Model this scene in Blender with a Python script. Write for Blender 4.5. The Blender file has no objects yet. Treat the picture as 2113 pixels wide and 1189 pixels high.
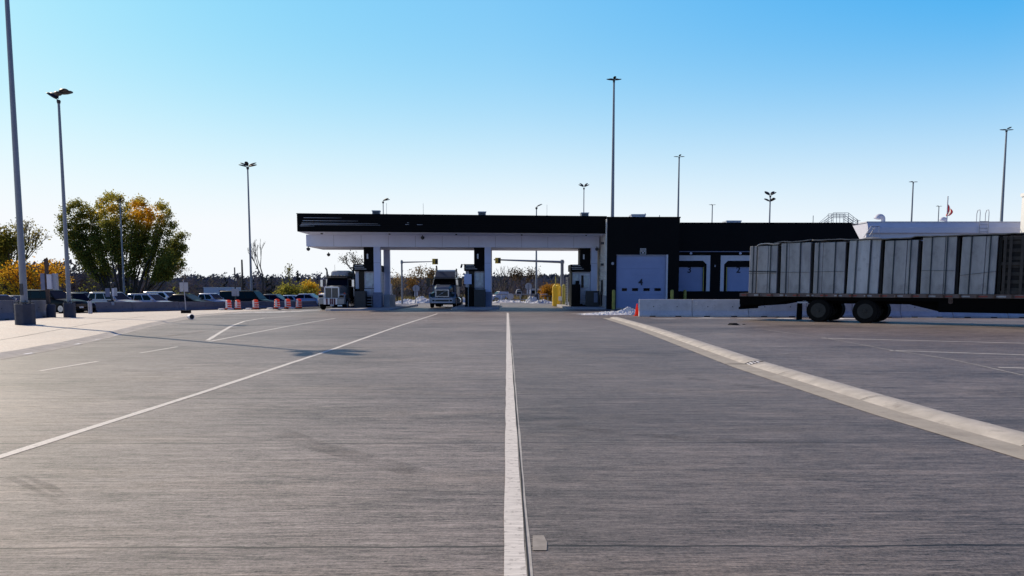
import bpy, math, random
from mathutils import Vector, Matrix, Euler
R = math.radians
S = bpy.context.scene
COL = S.collection

# ------------------------------------------------------------------ camera, sky, sun, exposure
F = 1526.0                     # focal length in pixels of the 2113 px wide photograph
PITCH, YAW = R(5.0), R(0.394)
EYE = Vector((0, 0, 1.6))
CXP, CYP = 1056.5, 592 + F * math.tan(PITCH)
cd = bpy.data.cameras.new('camera'); cam = bpy.data.objects.new('camera', cd); COL.objects.link(cam)
cd.sensor_width = 36; cd.lens = 36 * F / 2113; cd.shift_y = (CYP - 594.5) / 2113
cd.clip_start = 0.1; cd.clip_end = 9000
cam.location = EYE; cam.rotation_euler = (R(90) - PITCH, 0, -YAW)
S.camera = cam

SUN_AZ, SUN_EL = R(-51.5), R(37)       # azimuth measured from +Y towards +X
w = bpy.data.worlds.new('World'); S.world = w; w.use_nodes = True
nt = w.node_tree; nt.nodes.clear()
sky = nt.nodes.new('ShaderNodeTexSky'); sky.sky_type = 'NISHITA'; sky.sun_disc = False
sky.sun_elevation = SUN_EL; sky.sun_rotation = SUN_AZ
sky.air_density = 1.0; sky.dust_density = 1.0; sky.ozone_density = 1.5
# the sky is tinted towards cyan and pales into a white haze near the horizon
SKY = 0.12
spl = nt.nodes.new('ShaderNodeSeparateColor'); gain = nt.nodes.new('ShaderNodeCombineColor')
nt.links.new(sky.outputs[0], spl.inputs[0])
for i_, (k_, g_) in enumerate(((.41, 1.65), (.82, .60), (.97, .14))):      # per-channel response: scale and gamma
    m1 = nt.nodes.new('ShaderNodeMath'); m1.operation = 'MULTIPLY'; m1.inputs[1].default_value = SKY
    m2 = nt.nodes.new('ShaderNodeMath'); m2.operation = 'POWER'; m2.inputs[1].default_value = g_
    m3 = nt.nodes.new('ShaderNodeMath'); m3.operation = 'MULTIPLY'; m3.inputs[1].default_value = k_/SKY
    nt.links.new(spl.outputs[i_], m1.inputs[0]); nt.links.new(m1.outputs[0], m2.inputs[0]); nt.links.new(m2.outputs[0], m3.inputs[0]); nt.links.new(m3.outputs[0], gain.inputs[i_])
tcw = nt.nodes.new('ShaderNodeTexCoord'); sep = nt.nodes.new('ShaderNodeSeparateXYZ')
sq = nt.nodes.new('ShaderNodeMath'); sq.operation = 'POWER'; sq.inputs[1].default_value = 2
up = nt.nodes.new('ShaderNodeClamp')
ex = nt.nodes.new('ShaderNodeMath'); ex.operation = 'MULTIPLY'; ex.inputs[1].default_value = -1/.185**2
zen = nt.nodes.new('ShaderNodeMapRange')
for i_, v_ in enumerate((.36, .56, 0, 1)): zen.inputs[i_+1].default_value = v_
dk = nt.nodes.new('ShaderNodeMix'); dk.data_type = 'RGBA'; dk.blend_type = 'MULTIPLY'; dk.inputs[7].default_value = (.30, .13, .34, 1)   # the zenith is deeper
ee = nt.nodes.new('ShaderNodeMath'); ee.operation = 'EXPONENT'
cl = nt.nodes.new('ShaderNodeClamp')
hz = nt.nodes.new('ShaderNodeMix'); hz.data_type = 'RGBA'
hz.inputs[7].default_value = (.93/SKY, .965/SKY, 1.0/SKY, 1)
dot = nt.nodes.new('ShaderNodeVectorMath'); dot.operation = 'DOT_PRODUCT'; dot.inputs[1].default_value = (math.sin(SUN_AZ), math.cos(SUN_AZ), 0)
anti = nt.nodes.new('ShaderNodeMapRange')            # the half of the sky away from the sun is darker
for i_, v_ in enumerate((-.75, 0.0, 1.0, 0.0)): anti.inputs[i_+1].default_value = v_
side = nt.nodes.new('ShaderNodeMapRange')            # a little more veil towards the sun
for i_, v_ in enumerate((.10, .60, 0, .16)): side.inputs[i_+1].default_value = v_
veil = nt.nodes.new('ShaderNodeMath'); veil.operation = 'ADD'; veil.use_clamp = True
fin = nt.nodes.new('ShaderNodeMix'); fin.data_type = 'RGBA'; fin.blend_type = 'MULTIPLY'; fin.inputs[7].default_value = (.40, .49, .70, 1)
bg = nt.nodes.new('ShaderNodeBackground'); bg.inputs['Strength'].default_value = SKY
wo = nt.nodes.new('ShaderNodeOutputWorld'); lk = nt.links.new
lk(tcw.outputs['Generated'], sep.inputs[0]); lk(sep.outputs[2], up.inputs[0]); lk(up.outputs[0], sq.inputs[0]); lk(sq.outputs[0], ex.inputs[0]); lk(sep.outputs[2], zen.inputs[0]); lk(gain.outputs[0], dk.inputs[6]); lk(zen.outputs[0], dk.inputs[0]); lk(ex.outputs[0], ee.inputs[0]); lk(ee.outputs[0], cl.inputs[0])
lk(dot.outputs['Value'], side.inputs[0]); lk(cl.outputs[0], veil.inputs[0]); lk(side.outputs[0], veil.inputs[1]); lk(veil.outputs[0], hz.inputs[0]); lk(dk.outputs[2], hz.inputs[6]); lk(tcw.outputs['Generated'], dot.inputs[0]); lk(dot.outputs['Value'], anti.inputs[0]); lk(hz.outputs[2], fin.inputs[6]); lk(anti.outputs[0], fin.inputs[0]); lk(fin.outputs[2], bg.inputs[0]); lk(bg.outputs[0], wo.inputs[0])

sl = bpy.data.lights.new('sun', 'SUN'); so = bpy.data.objects.new('sun', sl); COL.objects.link(so)
sl.energy = 4.6; sl.angle = R(0.5); sl.color = (1.0, 0.86, 0.67)
sdir = Vector((math.sin(SUN_AZ) * math.cos(SUN_EL), math.cos(SUN_AZ) * math.cos(SUN_EL), math.sin(SUN_EL)))
so.rotation_euler = sdir.to_track_quat('Z', 'Y').to_euler(); so.location = (-30, 20, 40)
vs = S.view_settings
vs.view_transform = 'Standard'; vs.look = 'None'; vs.gamma = 1; vs.use_curve_mapping = False; vs.exposure = 0.0

# ------------------------------------------------------------------ ground heights and measuring
CM = Euler((R(90) - PITCH, 0, -YAW)).to_matrix()
def lerp(a, b, t): return a + (b - a) * t
def clamp(v, a, b): return max(a, min(b, v))
def interp(tab, v):
    if v <= tab[0][0]: return tab[0][1]
    for (a, p), (b, q) in zip(tab, tab[1:]):
        if v <= b: return lerp(p, q, (v - a) / (b - a))
    return tab[-1][1]
LOT = None                      # set once the left barrier line is known
def Z0(x, y):
    return -clamp(0.006 + (-8 - x) * 0.0005, 0.006, 0.020) * clamp(y - 30, 0, 75)
def Z(x, y):
    s = clamp(0.006 + (-8 - x) * 0.0005, 0.006, 0.020)
    z = -s * clamp(y - 30, 0, 75)
    if LOT:
        (xa, ya), (xb, yb) = LOT
        line = lerp(ya, yb, clamp((x - xa) / (xb - xa), 0, 1))
        t = clamp((y - line - 0.8) / 1.5, 0, 1) * clamp((x + 41) / 2, 0, 1) * clamp((-18.5 - x) / 2, 0, 1) * clamp((112 - y) / 8, 0, 1)
        z = lerp(z, min(z, -0.95), t)
    return z
def ray(px, py): return CM @ Vector(((px - CXP) / F, (CYP - py) / F, -1))
def W(px, py, Y):
    d = ray(px, py); return EYE + d * (Y / d.y)
def gp(px, py, dz=0.0):
    d = ray(px, py); d /= d.y; a, b = 1.0, 600.0
    for _ in range(60):
        m = (a + b) / 2; p = EYE + d * m
        if p.z > Z0(p.x, p.y) + dz: a = m
        else: b = m
    return EYE + d * a
def on_line(px, O, D):          # where the vertical plane through pixel column px meets the ground line O + s D (2-D)
    d = ray(px, 592); k = d.x / d.y
    return (k * O[1] - O[0]) / (D[0] - k * D[1])
pa, pb = gp(194, 645.5, .08), gp(655, 633.2, .08)
LOT = ((pa.x, pa.y), (pb.x, pb.y))
CURB = [(-30, -11.2), (10, -11.3), (17, -11.7), (20, -12.2), (23, -12.9), (27, -14.0), (35, -16.2), (44, -18.6), (52, -19.6), (120, -21)]
def curb_x(y): return interp(CURB, y)
PAD = 0.08

# ------------------------------------------------------------------ mesh helpers
class MB:
    def __init__(s): s.v = []; s.f = []
    def add(s, vs, fs):
        o = len(s.v); s.v += [tuple(p) for p in vs]; s.f += [tuple(i + o for i in f) for f in fs]
    def box(s, x0, x1, y0, y1, z0, z1):
        s.add([(x0,y0,z0),(x1,y0,z0),(x1,y1,z0),(x0,y1,z0),(x0,y0,z1),(x1,y0,z1),(x1,y1,z1),(x0,y1,z1)],
              [(0,3,2,1),(4,5,6,7),(0,1,5,4),(1,2,6,5),(2,3,7,6),(3,0,4,7)])
        return s
    def hexa(s, b, t):           # bottom and top quads, counter-clockwise from above
        s.add(list(b) + list(t), [(0,3,2,1),(4,5,6,7),(0,1,5,4),(1,2,6,5),(2,3,7,6),(3,0,4,7)]); return s
    def bar(s, a, b, w, h=None, up=(0,0,1)):
        a, b = Vector(a), Vector(b); h = h or w; d = (b - a).normalized(); u = Vector(up)
        if abs(d.dot(u)) > .98: u = Vector((1,0,0))
        r = d.cross(u).normalized() * w / 2; n = r.cross(d).normalized() * h / 2
        s.add([a-r-n,a+r-n,a+r+n,a-r+n,b-r-n,b+r-n,b+r+n,b-r+n], [(3,2,1,0),(4,5,6,7),(0,1,5,4),(1,2,6,5),(2,3,7,6),(3,0,4,7)])
        return s
    def cyl(s, a, b, r0, r1=None, n=12, cap=True):
        a, b = Vector(a), Vector(b); r1 = r0 if r1 is None else r1; d = (b - a)
        if d.length < 1e-6: return s
        d.normalize(); u = Vector((1,0,0)) if abs(d.z) > .9 else Vector((0,0,1))
        x = d.cross(u).normalized(); y = d.cross(x)
        vs = []
        for k in range(n):
            t = 2*math.pi*k/n; vs.append(a + (x*math.cos(t) + y*math.sin(t))*r0)
        for k in range(n):
            t = 2*math.pi*k/n; vs.append(b + (x*math.cos(t) + y*math.sin(t))*r1)
        fs = [(k, (k+1)%n, n+(k+1)%n, n+k) for k in range(n)]
        if cap: fs += [tuple(range(n-1,-1,-1)), tuple(range(n, 2*n))]
        s.add(vs, fs); return s
    def tube(s, pts, r, n=8):
        for a, b in zip(pts, pts[1:]): s.cyl(a, b, r, r, n)
        return s
    def lathe(s, prof, c=(0,0,0), n=20):    # prof: (r, z)
        vs = []; c = Vector(c)
        for r, z in prof:
            for k in range(n):
                t = 2*math.pi*k/n; vs.append(c + Vector((r*math.cos(t), r*math.sin(t), z)))
        fs = []
        for i in range(len(prof)-1):
            for k in range(n):
                fs.append((i*n+k, i*n+(k+1)%n, (i+1)*n+(k+1)%n, (i+1)*n+k))
        fs += [tuple(range(n-1,-1,-1)), tuple(range((len(prof)-1)*n, len(prof)*n))]
        s.add(vs, fs); return s
    def prism(s, poly, axis, a, b):         # poly in the other two axes; axis 'x','y','z'
        def P(u, v, t): return {'x': (t,u,v), 'y': (u,t,v), 'z': (u,v,t)}[axis]
        n = len(poly)
        s.add([P(u,v,a) for u,v in poly] + [P(u,v,b) for u,v in poly],
              [tuple(range(n-1,-1,-1)), tuple(range(n,2*n))] + [(k,(k+1)%n,n+(k+1)%n,n+k) for k in range(n)])
        return s
    def loft(s, rings, cap=True):
        n = len(rings[0]); vs = [p for r in rings for p in r]; fs = []
        for i in range(len(rings)-1):
            for k in range(n): fs.append((i*n+k, i*n+(k+1)%n, (i+1)*n+(k+1)%n, (i+1)*n+k))
        if cap: fs += [tuple(range(n-1,-1,-1)), tuple(range((len(rings)-1)*n, len(rings)*n))]
        s.add(vs, fs); return s
    def quad(s, a, b, c, d): s.add([a,b,c,d], [(0,1,2,3)]); return s
    def patch(s, q, u0, u1, v0, v1, off=.006, th=.004):   # thin plate laid on quad q (a,b along the bottom; d,c along the top)
        a, b, c, d = [Vector(p) for p in q]
        n = (b-a).cross(d-a).normalized()
        def P(u, v): return a.lerp(b,u).lerp(d.lerp(c,u), v)
        pts = [P(u0,v0),P(u1,v0),P(u1,v1),P(u0,v1)]
        s.add([p+n*(off-th-.02) for p in pts]+[p+n*off for p in pts], [(3,2,1,0),(4,5,6,7),(0,1,5,4),(1,2,6,5),(2,3,7,6),(3,0,4,7)]); return s
    def build(s, name, m, parent=None, loc=None, smooth=False, bevel=0, tint=None):
        me = bpy.data.meshes.new(name); me.from_pydata(s.v, [], s.f); me.update()
        if m: me.materials.append(m)
        if tint:
            at = me.attributes.new('tint', 'FLOAT_COLOR', 'FACE')
            at.data.foreach_set('color', [c for t in tint for c in (t[0], t[1], t[2], 1.0)])
        if smooth:
            me.polygons.foreach_set('use_smooth', [True]*len(me.polygons))
            me.set_sharp_from_angle(angle=R(40))
        o = bpy.data.objects.new(name, me); COL.objects.link(o)
        if parent: o.parent = parent
        if loc is not None: o.location = loc
        if bevel:
            b = o.modifiers.new('bevel', 'BEVEL'); b.width = bevel; b.segments = 2; b.limit_method = 'ANGLE'
        return o
def tag(o, label=None, cat=None, group=None, kind=None):
    if label: o['label'] = label
    if cat: o['category'] = cat
    if group: o['group'] = group
    if kind: o['kind'] = kind
    return o
def thing(name, label, cat, loc=(0,0,0), rz=0, group=None):
    o = bpy.data.objects.new(name, None); COL.objects.link(o); o.empty_display_size = .3
    o.location = loc; o.rotation_euler = (0,0,rz)
    return tag(o, label, cat, group)
def kids(o): return [c for c in bpy.data.objects if c.parent == o]
def copy_tree(o, parent=None):
    c = o.copy(); COL.objects.link(c)
    if parent: c.parent = parent
    for k in kids(o): copy_tree(k, c)
    return c

# ------------------------------------------------------------------ materials
def N(t, typ, **kw):
    n = t.nodes.new(typ)
    for k, v in kw.items():
        if k in n.inputs: n.inputs[k].default_value = v
        else: setattr(n, k, v)
    return n
def mat(name, col, rough=.6, metal=0.0, var=.15, scale=3.0, stretch=(1,1,1), bump=0.0, bscale=30.0, spec=.5, spots=None, coat=0):
    m = bpy.data.materials.new(name); m.use_nodes = True; t = m.node_tree; p = t.nodes['Principled BSDF']
    p.inputs['Roughness'].default_value = rough; p.inputs['Metallic'].default_value = metal
    p.inputs['Specular IOR Level'].default_value = spec; p.inputs['Coat Weight'].default_value = coat
    tc = N(t, 'ShaderNodeTexCoord'); mp = N(t, 'ShaderNodeMapping'); mp.inputs['Scale'].default_value = stretch
    t.links.new(tc.outputs['Object'], mp.inputs[0])
    nz = N(t, 'ShaderNodeTexNoise', Scale=scale, Detail=6.0, Roughness=.62); t.links.new(mp.outputs[0], nz.inputs['Vector'])
    rp = N(t, 'ShaderNodeValToRGB'); t.links.new(nz.outputs[0], rp.inputs[0])
    rp.color_ramp.elements[0].position = .3; rp.color_ramp.elements[1].position = .7
    rp.color_ramp.elements[0].color = (*[c*(1-var) for c in col], 1); rp.color_ramp.elements[1].color = (*[min(1,c*(1+var)) for c in col], 1)
    out = rp.outputs[0]
    if spots:
        sc, amt, scol = spots
        n2 = N(t, 'ShaderNodeTexNoise', Scale=sc, Detail=4.0, Roughness=.7); t.links.new(tc.outputs['Object'], n2.inputs['Vector'])
        r2 = N(t, 'ShaderNodeMapRange'); r2.inputs[1].default_value = .55; r2.inputs[2].default_value = .72; r2.inputs[4].default_value = amt
        t.links.new(n2.outputs[0], r2.inputs[0])
        mx = N(t, 'ShaderNodeMix', data_type='RGBA'); t.links.new(r2.outputs[0], mx.inputs[0]); t.links.new(out, mx.inputs[6]); mx.inputs[7].default_value = (*scol, 1)
        out = mx.outputs[2]
    t.links.new(out, p.inputs['Base Color'])
    if bump:
        n3 = N(t, 'ShaderNodeTexNoise', Scale=bscale, Detail=4.0); t.links.new(mp.outputs[0], n3.inputs['Vector'])
        b = N(t, 'ShaderNodeBump', Strength=bump, Distance=.02); t.links.new(n3.outputs[0], b.inputs['Height']); t.links.new(b.outputs[0], p.inputs['Normal'])
    return m
def leaf_mat(name, gain=1.0, trans=.45):
    m = bpy.data.materials.new(name); m.use_nodes = True; t = m.node_tree; t.nodes.clear()
    a = N(t, 'ShaderNodeAttribute', attribute_name='tint')
    d = N(t, 'ShaderNodeBsdfDiffuse'); tr = N(t, 'ShaderNodeBsdfTranslucent'); mx = N(t, 'ShaderNodeMixShader'); o = N(t, 'ShaderNodeOutputMaterial')
    t.links.new(a.outputs[0], d.inputs[0]); t.links.new(a.outputs[0], tr.inputs[0]); mx.inputs[0].default_value = trans
    t.links.new(d.outputs[0], mx.inputs[1]); t.links.new(tr.outputs[0], mx.inputs[2]); t.links.new(mx.outputs[0], o.inputs[0])
    return m
def concrete_ground(name, base, dark, warm, streak=1.0, joints=True, slab=(4.75, 3.05), gain=1.0, rough=.9, spec=.25):
    m = bpy.data.materials.new(name); m.use_nodes = True; t = m.node_tree; p = t.nodes['Principled BSDF']
    p.inputs['Roughness'].default_value = rough; p.inputs['Specular IOR Level'].default_value = spec
    L = t.links.new
    tc = N(t, 'ShaderNodeTexCoord'); P = tc.outputs['Object']
    def noise(scale, st, detail=5.0, rough=.6, off=(0,0,0)):
        mp = N(t, 'ShaderNodeMapping'); mp.inputs['Scale'].default_value = st; mp.inputs['Location'].default_value = off
        L(P, mp.inputs[0]); n = N(t, 'ShaderNodeTexNoise', Scale=scale, Detail=detail, Roughness=rough); L(mp.outputs[0], n.inputs['Vector']); return n.outputs[0]
    def mr(x, a, b, c, d):
        n = N(t, 'ShaderNodeMapRange'); L(x, n.inputs[0])
        for i, v in enumerate((a, b, c, d)): n.inputs[i+1].default_value = v
        return n.outputs[0]
    def math_(op, a, b=None):
        n = N(t, 'ShaderNodeMath', operation=op)
        if hasattr(a, 'links'): L(a, n.inputs[0])
        else: n.inputs[0].default_value = a
        if b is not None:
            if hasattr(b, 'links'): L(b, n.inputs[1])
            else: n.inputs[1].default_value = b
        return n.outputs[0]
    def mixc(f, a, b):
        n = N(t, 'ShaderNodeMix', data_type='RGBA')
        for i, v in ((0, f), (6, a), (7, b)):
            if hasattr(v, 'links'): L(v, n.inputs[i])
            elif i == 0: n.inputs[0].default_value = v
            else: n.inputs[i].default_value = (*v, 1)
        return n.outputs[2]
    big = noise(.11, (1,1.4,1), 5)
    mid = noise(.6, (.5,1.6,1), 6, .65, (7,3,0))
    s1 = noise(1.0, (.9,9,1), 6, .78)
    s2 = noise(1.0, (3.2,42,1), 6, .8, (3,9,0))
    s3 = noise(1.0, (9,80,1), 4, .8, (1,5,0)); gr2 = noise(15, (1,1.2,1), 6, .95)
    gr = noise(38, (1,1.3,1), 5, .9); s4 = noise(1.0, (.30,11,1), 4, .6, (2,8,0)); s5 = noise(.5, (1,1,1), 2, .5, (4,4,0))
    c = mixc(mr(big,.38,.62,0,1), base, dark)
    c = mixc(mr(mid,.5,.72,0,.55), c, warm)
    v = math_('ADD', mr(s1,.36,.64,-.40*streak,.40*streak), mr(s2,.40,.60,-.36*streak,.36*streak))
    v = math_('ADD', v, mr(s3,.40,.60,-.34*streak,.34*streak))
    v = math_('ADD', v, mr(gr2,.40,.60,-.20,.20))
    v = math_('ADD', v, mr(gr,.40,.60,-.40,.40))
    v = math_('ADD', v, 1.0)
    crease = mr(math_('ABSOLUTE', math_('SUBTRACT', s4, .5)), .0, .014, .42, 1.0)
    v = math_('MULTIPLY', v, math_('MAXIMUM', crease, mr(s5, .36, .50, 1.0, .0))) if joints else v
    sx = N(t, 'ShaderNodeSeparateXYZ'); L(P, sx.inputs[0])
    if joints:
        wob = mr(noise(1.0, (.8,.02,1), 3), .3, .7, -.02, .02)
        yy = math_('ADD', sx.outputs[1], wob)
        fr = math_('FRACT', math_('ADD', math_('DIVIDE', math_('ADD', yy, 45.75 - 4.45), slab[1]), .5))
        dist = math_('MULTIPLY', math_('ABSOLUTE', math_('SUBTRACT', fr, .5)), slab[1])       # 0 at the joint
        j = mr(dist, .008, .018, .12, 1.0)
        v = math_('MULTIPLY', v, j)
        # each slab its own pour: slightly different tone
        cx = N(t, 'ShaderNodeCombineXYZ')
        L(math_('FLOOR', math_('DIVIDE', math_('ADD', sx.outputs[0], 47.5-.12), slab[0])), cx.inputs[0])
        L(math_('FLOOR', math_('DIVIDE', math_('ADD', sx.outputs[1], 45.75 - 4.45), slab[1])), cx.inputs[1])
        wn = N(t, 'ShaderNodeTexWhiteNoise', noise_dimensions='2D'); L(cx.outputs[0], wn.inputs['Vector'])
        v = math_('MULTIPLY', v, mr(wn.outputs[0], 0, 1, .90, 1.09))
        v = math_('ADD', v, mr(noise(1.0, (.5,2.6,1), 6, .75, (9,1,0)), .54, .66, 0, .36))          # worn pale streaks
        v = math_('SUBTRACT', v, mr(noise(.35, (.55,1,1), 6, .7, (3,7,0)), .52, .66, 0, .36))      # darker soiled patches
        vo = N(t, 'ShaderNodeTexVoronoi', Scale=2.2); L(P, vo.inputs['Vector'])
        v = math_('MULTIPLY', v, mr(vo.outputs['Distance'], .018, .03, .3, 1.0))
    if joints: v = math_('MULTIPLY', v, mr(sx.outputs[0], .10, .14, 1.04, .86))
    v = math_('MULTIPLY', v, gain)
    mu = N(t, 'ShaderNodeVectorMath', operation='SCALE'); L(c, mu.inputs[0]); L(v, mu.inputs['Scale'])
    L(mu.outputs[0], p.inputs['Base Color'])
    hh = math_('ADD', math_('MULTIPLY', s2, .7*streak), math_('ADD', math_('MULTIPLY', s3, .6*streak), math_('MULTIPLY', gr, .4)))
    b = N(t, 'ShaderNodeBump', Strength=.7, Distance=.015); L(hh, b.inputs['Height']); L(b.outputs[0], p.inputs['Normal'])
    return m

M = {}
M['yard'] = concrete_ground('yard_concrete', (.242,.204,.180), (.156,.131,.119), (.25,.198,.155), rough=.54, spec=.42)
M['pad'] = concrete_ground('pad_concrete', (.66,.57,.47), (.58,.51,.43), (.56,.47,.36), streak=.35, joints=False, rough=.6, spec=.4)
M['asphalt'] = concrete_ground('lot_asphalt', (.10,.10,.105), (.075,.075,.08), (.12,.11,.10), streak=.2, joints=False)
M['field'] = mat('field_earth', (.13,.115,.06), .95, var=.4, scale=.4, spots=(.15,.6,(.06,.065,.03)))
M['curb'] = mat('curb_concrete', (.45,.415,.365), .9, var=.22, scale=2.5, bump=.3, bscale=60, spots=(4,.7,(.24,.215,.19)))
M['gutter'] = mat('gutter_concrete', (.36,.325,.27), .9, var=.15, scale=3, bump=.3, bscale=60, spots=(9,.6,(.22,.2,.18)))
M['paint'] = mat('road_paint', (.66,.62,.56), .7, var=.3, scale=2.2, stretch=(2,22,1), spots=(16,.95,(.26,.235,.21)))
M['seal'] = mat('joint_sealant', (.42,.40,.36), .8, var=.2, scale=8)
M['tar'] = mat('black_joint', (.012,.012,.013), .8)
M['patch'] = mat('mortar_patch', (.29,.265,.235), .9, var=.25, scale=9)
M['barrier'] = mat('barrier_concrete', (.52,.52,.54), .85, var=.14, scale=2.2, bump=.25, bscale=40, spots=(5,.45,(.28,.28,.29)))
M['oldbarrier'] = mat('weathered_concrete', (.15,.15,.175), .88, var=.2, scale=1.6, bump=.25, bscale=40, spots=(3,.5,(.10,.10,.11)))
M['galv'] = mat('galvanized_steel', (.24,.255,.29), .5, .4, var=.2, scale=1.2, stretch=(1,1,.3))
M['darkmetal'] = mat('dark_metal', (.035,.04,.05), .5, .2, var=.2)
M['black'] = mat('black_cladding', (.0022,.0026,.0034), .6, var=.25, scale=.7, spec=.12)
M['blackgloss'] = mat('black_gloss', (.006,.007,.010), .3, var=.2)
M['trim_and_glint'] = mat('brushed_trim_and_glint', (.55,.57,.62), .4, .3)
M['soffit'] = mat('soffit_panel', (.66,.72,.90), .6, var=.06, scale=.6)
M['column'] = mat('column_panel', (.52,.58,.80), .55, var=.07, scale=.8)
M['plinth'] = mat('column_plinth', (.16,.18,.27), .7, var=.15)
M['islandc'] = mat('island_concrete', (.30,.30,.33), .9, var=.15, scale=2, bump=.2)
M['boothpanel'] = mat('booth_panel', (.42,.43,.50), .55, var=.06)
M['glass'] = mat('window_glass', (.004,.005,.007), .1, var=.1, spec=.16)
M['boothglass'] = mat('booth_glass', (.34,.43,.50), .08, var=.35, scale=2.5, spec=.8)
M['charcoal'] = mat('charcoal_paint', (.020,.022,.026), .5, var=.2)
M['door'] = mat('roller_door', (.26,.32,.52), .6, var=.06, scale=.8)
M['surround'] = mat('dock_surround', (.58,.59,.66), .6, var=.06)
M['siding'] = mat('metal_siding', (.78,.77,.74), .6, var=.05)
M['offwhite'] = mat('pale_cladding', (.62,.63,.74), .6, var=.05, scale=.5)
M['yellow'] = mat('yellow_paint', (.72,.48,.03), .55, var=.15)
M['olive'] = mat('faded_yellow', (.38,.34,.07), .6, var=.2)
def plastic(name, col, trans):
    m = mat(name, col, .45, var=.05); t = m.node_tree; p = t.nodes['Principled BSDF']; o = t.nodes['Material Output']
    tr = N(t, 'ShaderNodeBsdfTranslucent'); tr.inputs[0].default_value = (*col, 1); mx = N(t, 'ShaderNodeMixShader'); mx.inputs[0].default_value = trans
    t.links.new(p.outputs[0], mx.inputs[1]); t.links.new(tr.outputs[0], mx.inputs[2]); t.links.new(mx.outputs[0], o.inputs[0]); return m
M['orange'] = plastic('traffic_orange', (.92,.11,.04), .35); M['conered'] = plastic('cone_orange', (1.0,.10,.03), .6)
M['whiteband'] = mat('white_band', (.74,.72,.72), .5, var=.08)
M['rubber'] = mat('black_rubber', (.005,.005,.005), .85, var=.3, bump=.2, spec=.15)
M['sand'] = mat('sandbag', (.72,.70,.66), .9, var=.1, bump=.3)
M['signback'] = mat('sign_back', (.36,.37,.42), .55, .2, var=.1)
M['rust'] = mat('rusty_steel', (.075,.045,.035), .8, var=.4, scale=4, spots=(7,.6,(.03,.022,.02)))
M['chassis'] = mat('chassis_black', (.0028,.0024,.0024), .85, var=.3, spec=.08)
M['deckrail'] = mat('deck_rail', (.13,.10,.095), .7, .2, var=.35, scale=3)
M['redtape'] = mat('red_reflector', (.22,.03,.02), .5, var=.2)
M['greytape'] = mat('grey_reflector', (.33,.33,.34), .5, var=.2)
M['strap'] = mat('strap_webbing', (.035,.045,.055), .8, var=.25, scale=10)
M['rim'] = mat('wheel_rim', (.022,.022,.023), .5, .5, var=.3)
M['alloy'] = mat('alloy_rim', (.45,.46,.48), .35, .7, var=.1)
M['chrome'] = mat('chrome', (.75,.76,.78), .16, 1.0, var=.05)
M['steelstack'] = mat('exhaust_steel', (.5,.5,.53), .25, .9, var=.1)
M['lamp'] = mat('headlamp', (.62,.64,.66), .15, .3, var=.1)
M['tail'] = mat('tail_lamp', (.28,.02,.015), .25, var=.1)
M['plate'] = mat('number_plate', (.6,.6,.6), .5)
M['bark'] = mat('bark', (.062,.05,.042), .9, var=.3, scale=5, bump=.4)
M['paintblue'] = mat('number_blue', (.004,.006,.02), .6)
M['flagred'] = plastic('flag_red', (.85,.04,.06), .6)
M['flagwhite'] = plastic('flag_white', (.85,.82,.82), .6)
M['rubble'] = mat('white_stone', (.78,.77,.75), .9, var=.16, scale=5, bump=.6, bscale=14, spots=(7,.7,(.25,.24,.23)))
M['snow'] = mat('pale_crust', (.80,.79,.77), .95, var=.1, scale=4, spots=(3,.5,(.52,.5,.47)))
M['wood'] = mat('dark_timber', (.013,.011,.010), .85, var=.35, scale=3, stretch=(1,1,6))
M['leaf'] = leaf_mat('leaves')
M['twig'] = leaf_mat('twigs', trans=.1)
def paint(name, c, rough=.3): return mat(name, c, rough, .2, var=.04, coat=.15)

random.seed(11)
# ------------------------------------------------------------------ ground, yard, pad, curb, markings
def axis(lo, hi, step, far, grow=1.5):
    a = []; x = lo
    while x <= hi + 1e-6: a.append(x); x += step
    d = step*2; x = hi + d
    while x < far: a.append(x); d *= grow; x += d
    a.append(far); d = step*2; x = lo - d; b = []
    while x > -far: b.append(x); d *= grow; x -= d
    b.append(-far)
    return b[::-1] + a
def sheet(name, xs, ys, fz, m, fx=None):
    mb = MB(); n = len(xs)
    mb.v = [((fx(x, y) if fx else x), y, 0) for y in ys for x in xs]
    mb.v = [(x, y, fz(x, y)) for x, y, _ in mb.v]
    mb.f = [(j*n+i, j*n+i+1, (j+1)*n+i+1, (j+1)*n+i) for j in range(len(ys)-1) for i in range(n-1)]
    o = mb.build(name, m, smooth=True); return tag(o, kind='structure')
sheet('ground', axis(-62,62,2,4500), axis(-30,116,2,4500), lambda x,y: Z(x,y)-.10, M['field'])
sheet('concrete_yard', [-24+i for i in range(85)], [-24+i for i in range(135)], lambda x,y: Z(x,y)-(0 if x > curb_x(y)-1.3 else .06), M['yard'])
sheet('concrete_pad', [i/46 for i in range(47)], [-24+i for i in range(92)], lambda x,y: Z(x,y)+PAD, M['pad'],
      fx=lambda t,y: lerp(-72, curb_x(y), t))
sheet('parking_lot', [-72+i for i in range(58)], [69.5+i*.75 for i in range(62)], lambda x,y: Z(x,y)+.085, M['asphalt'])
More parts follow.
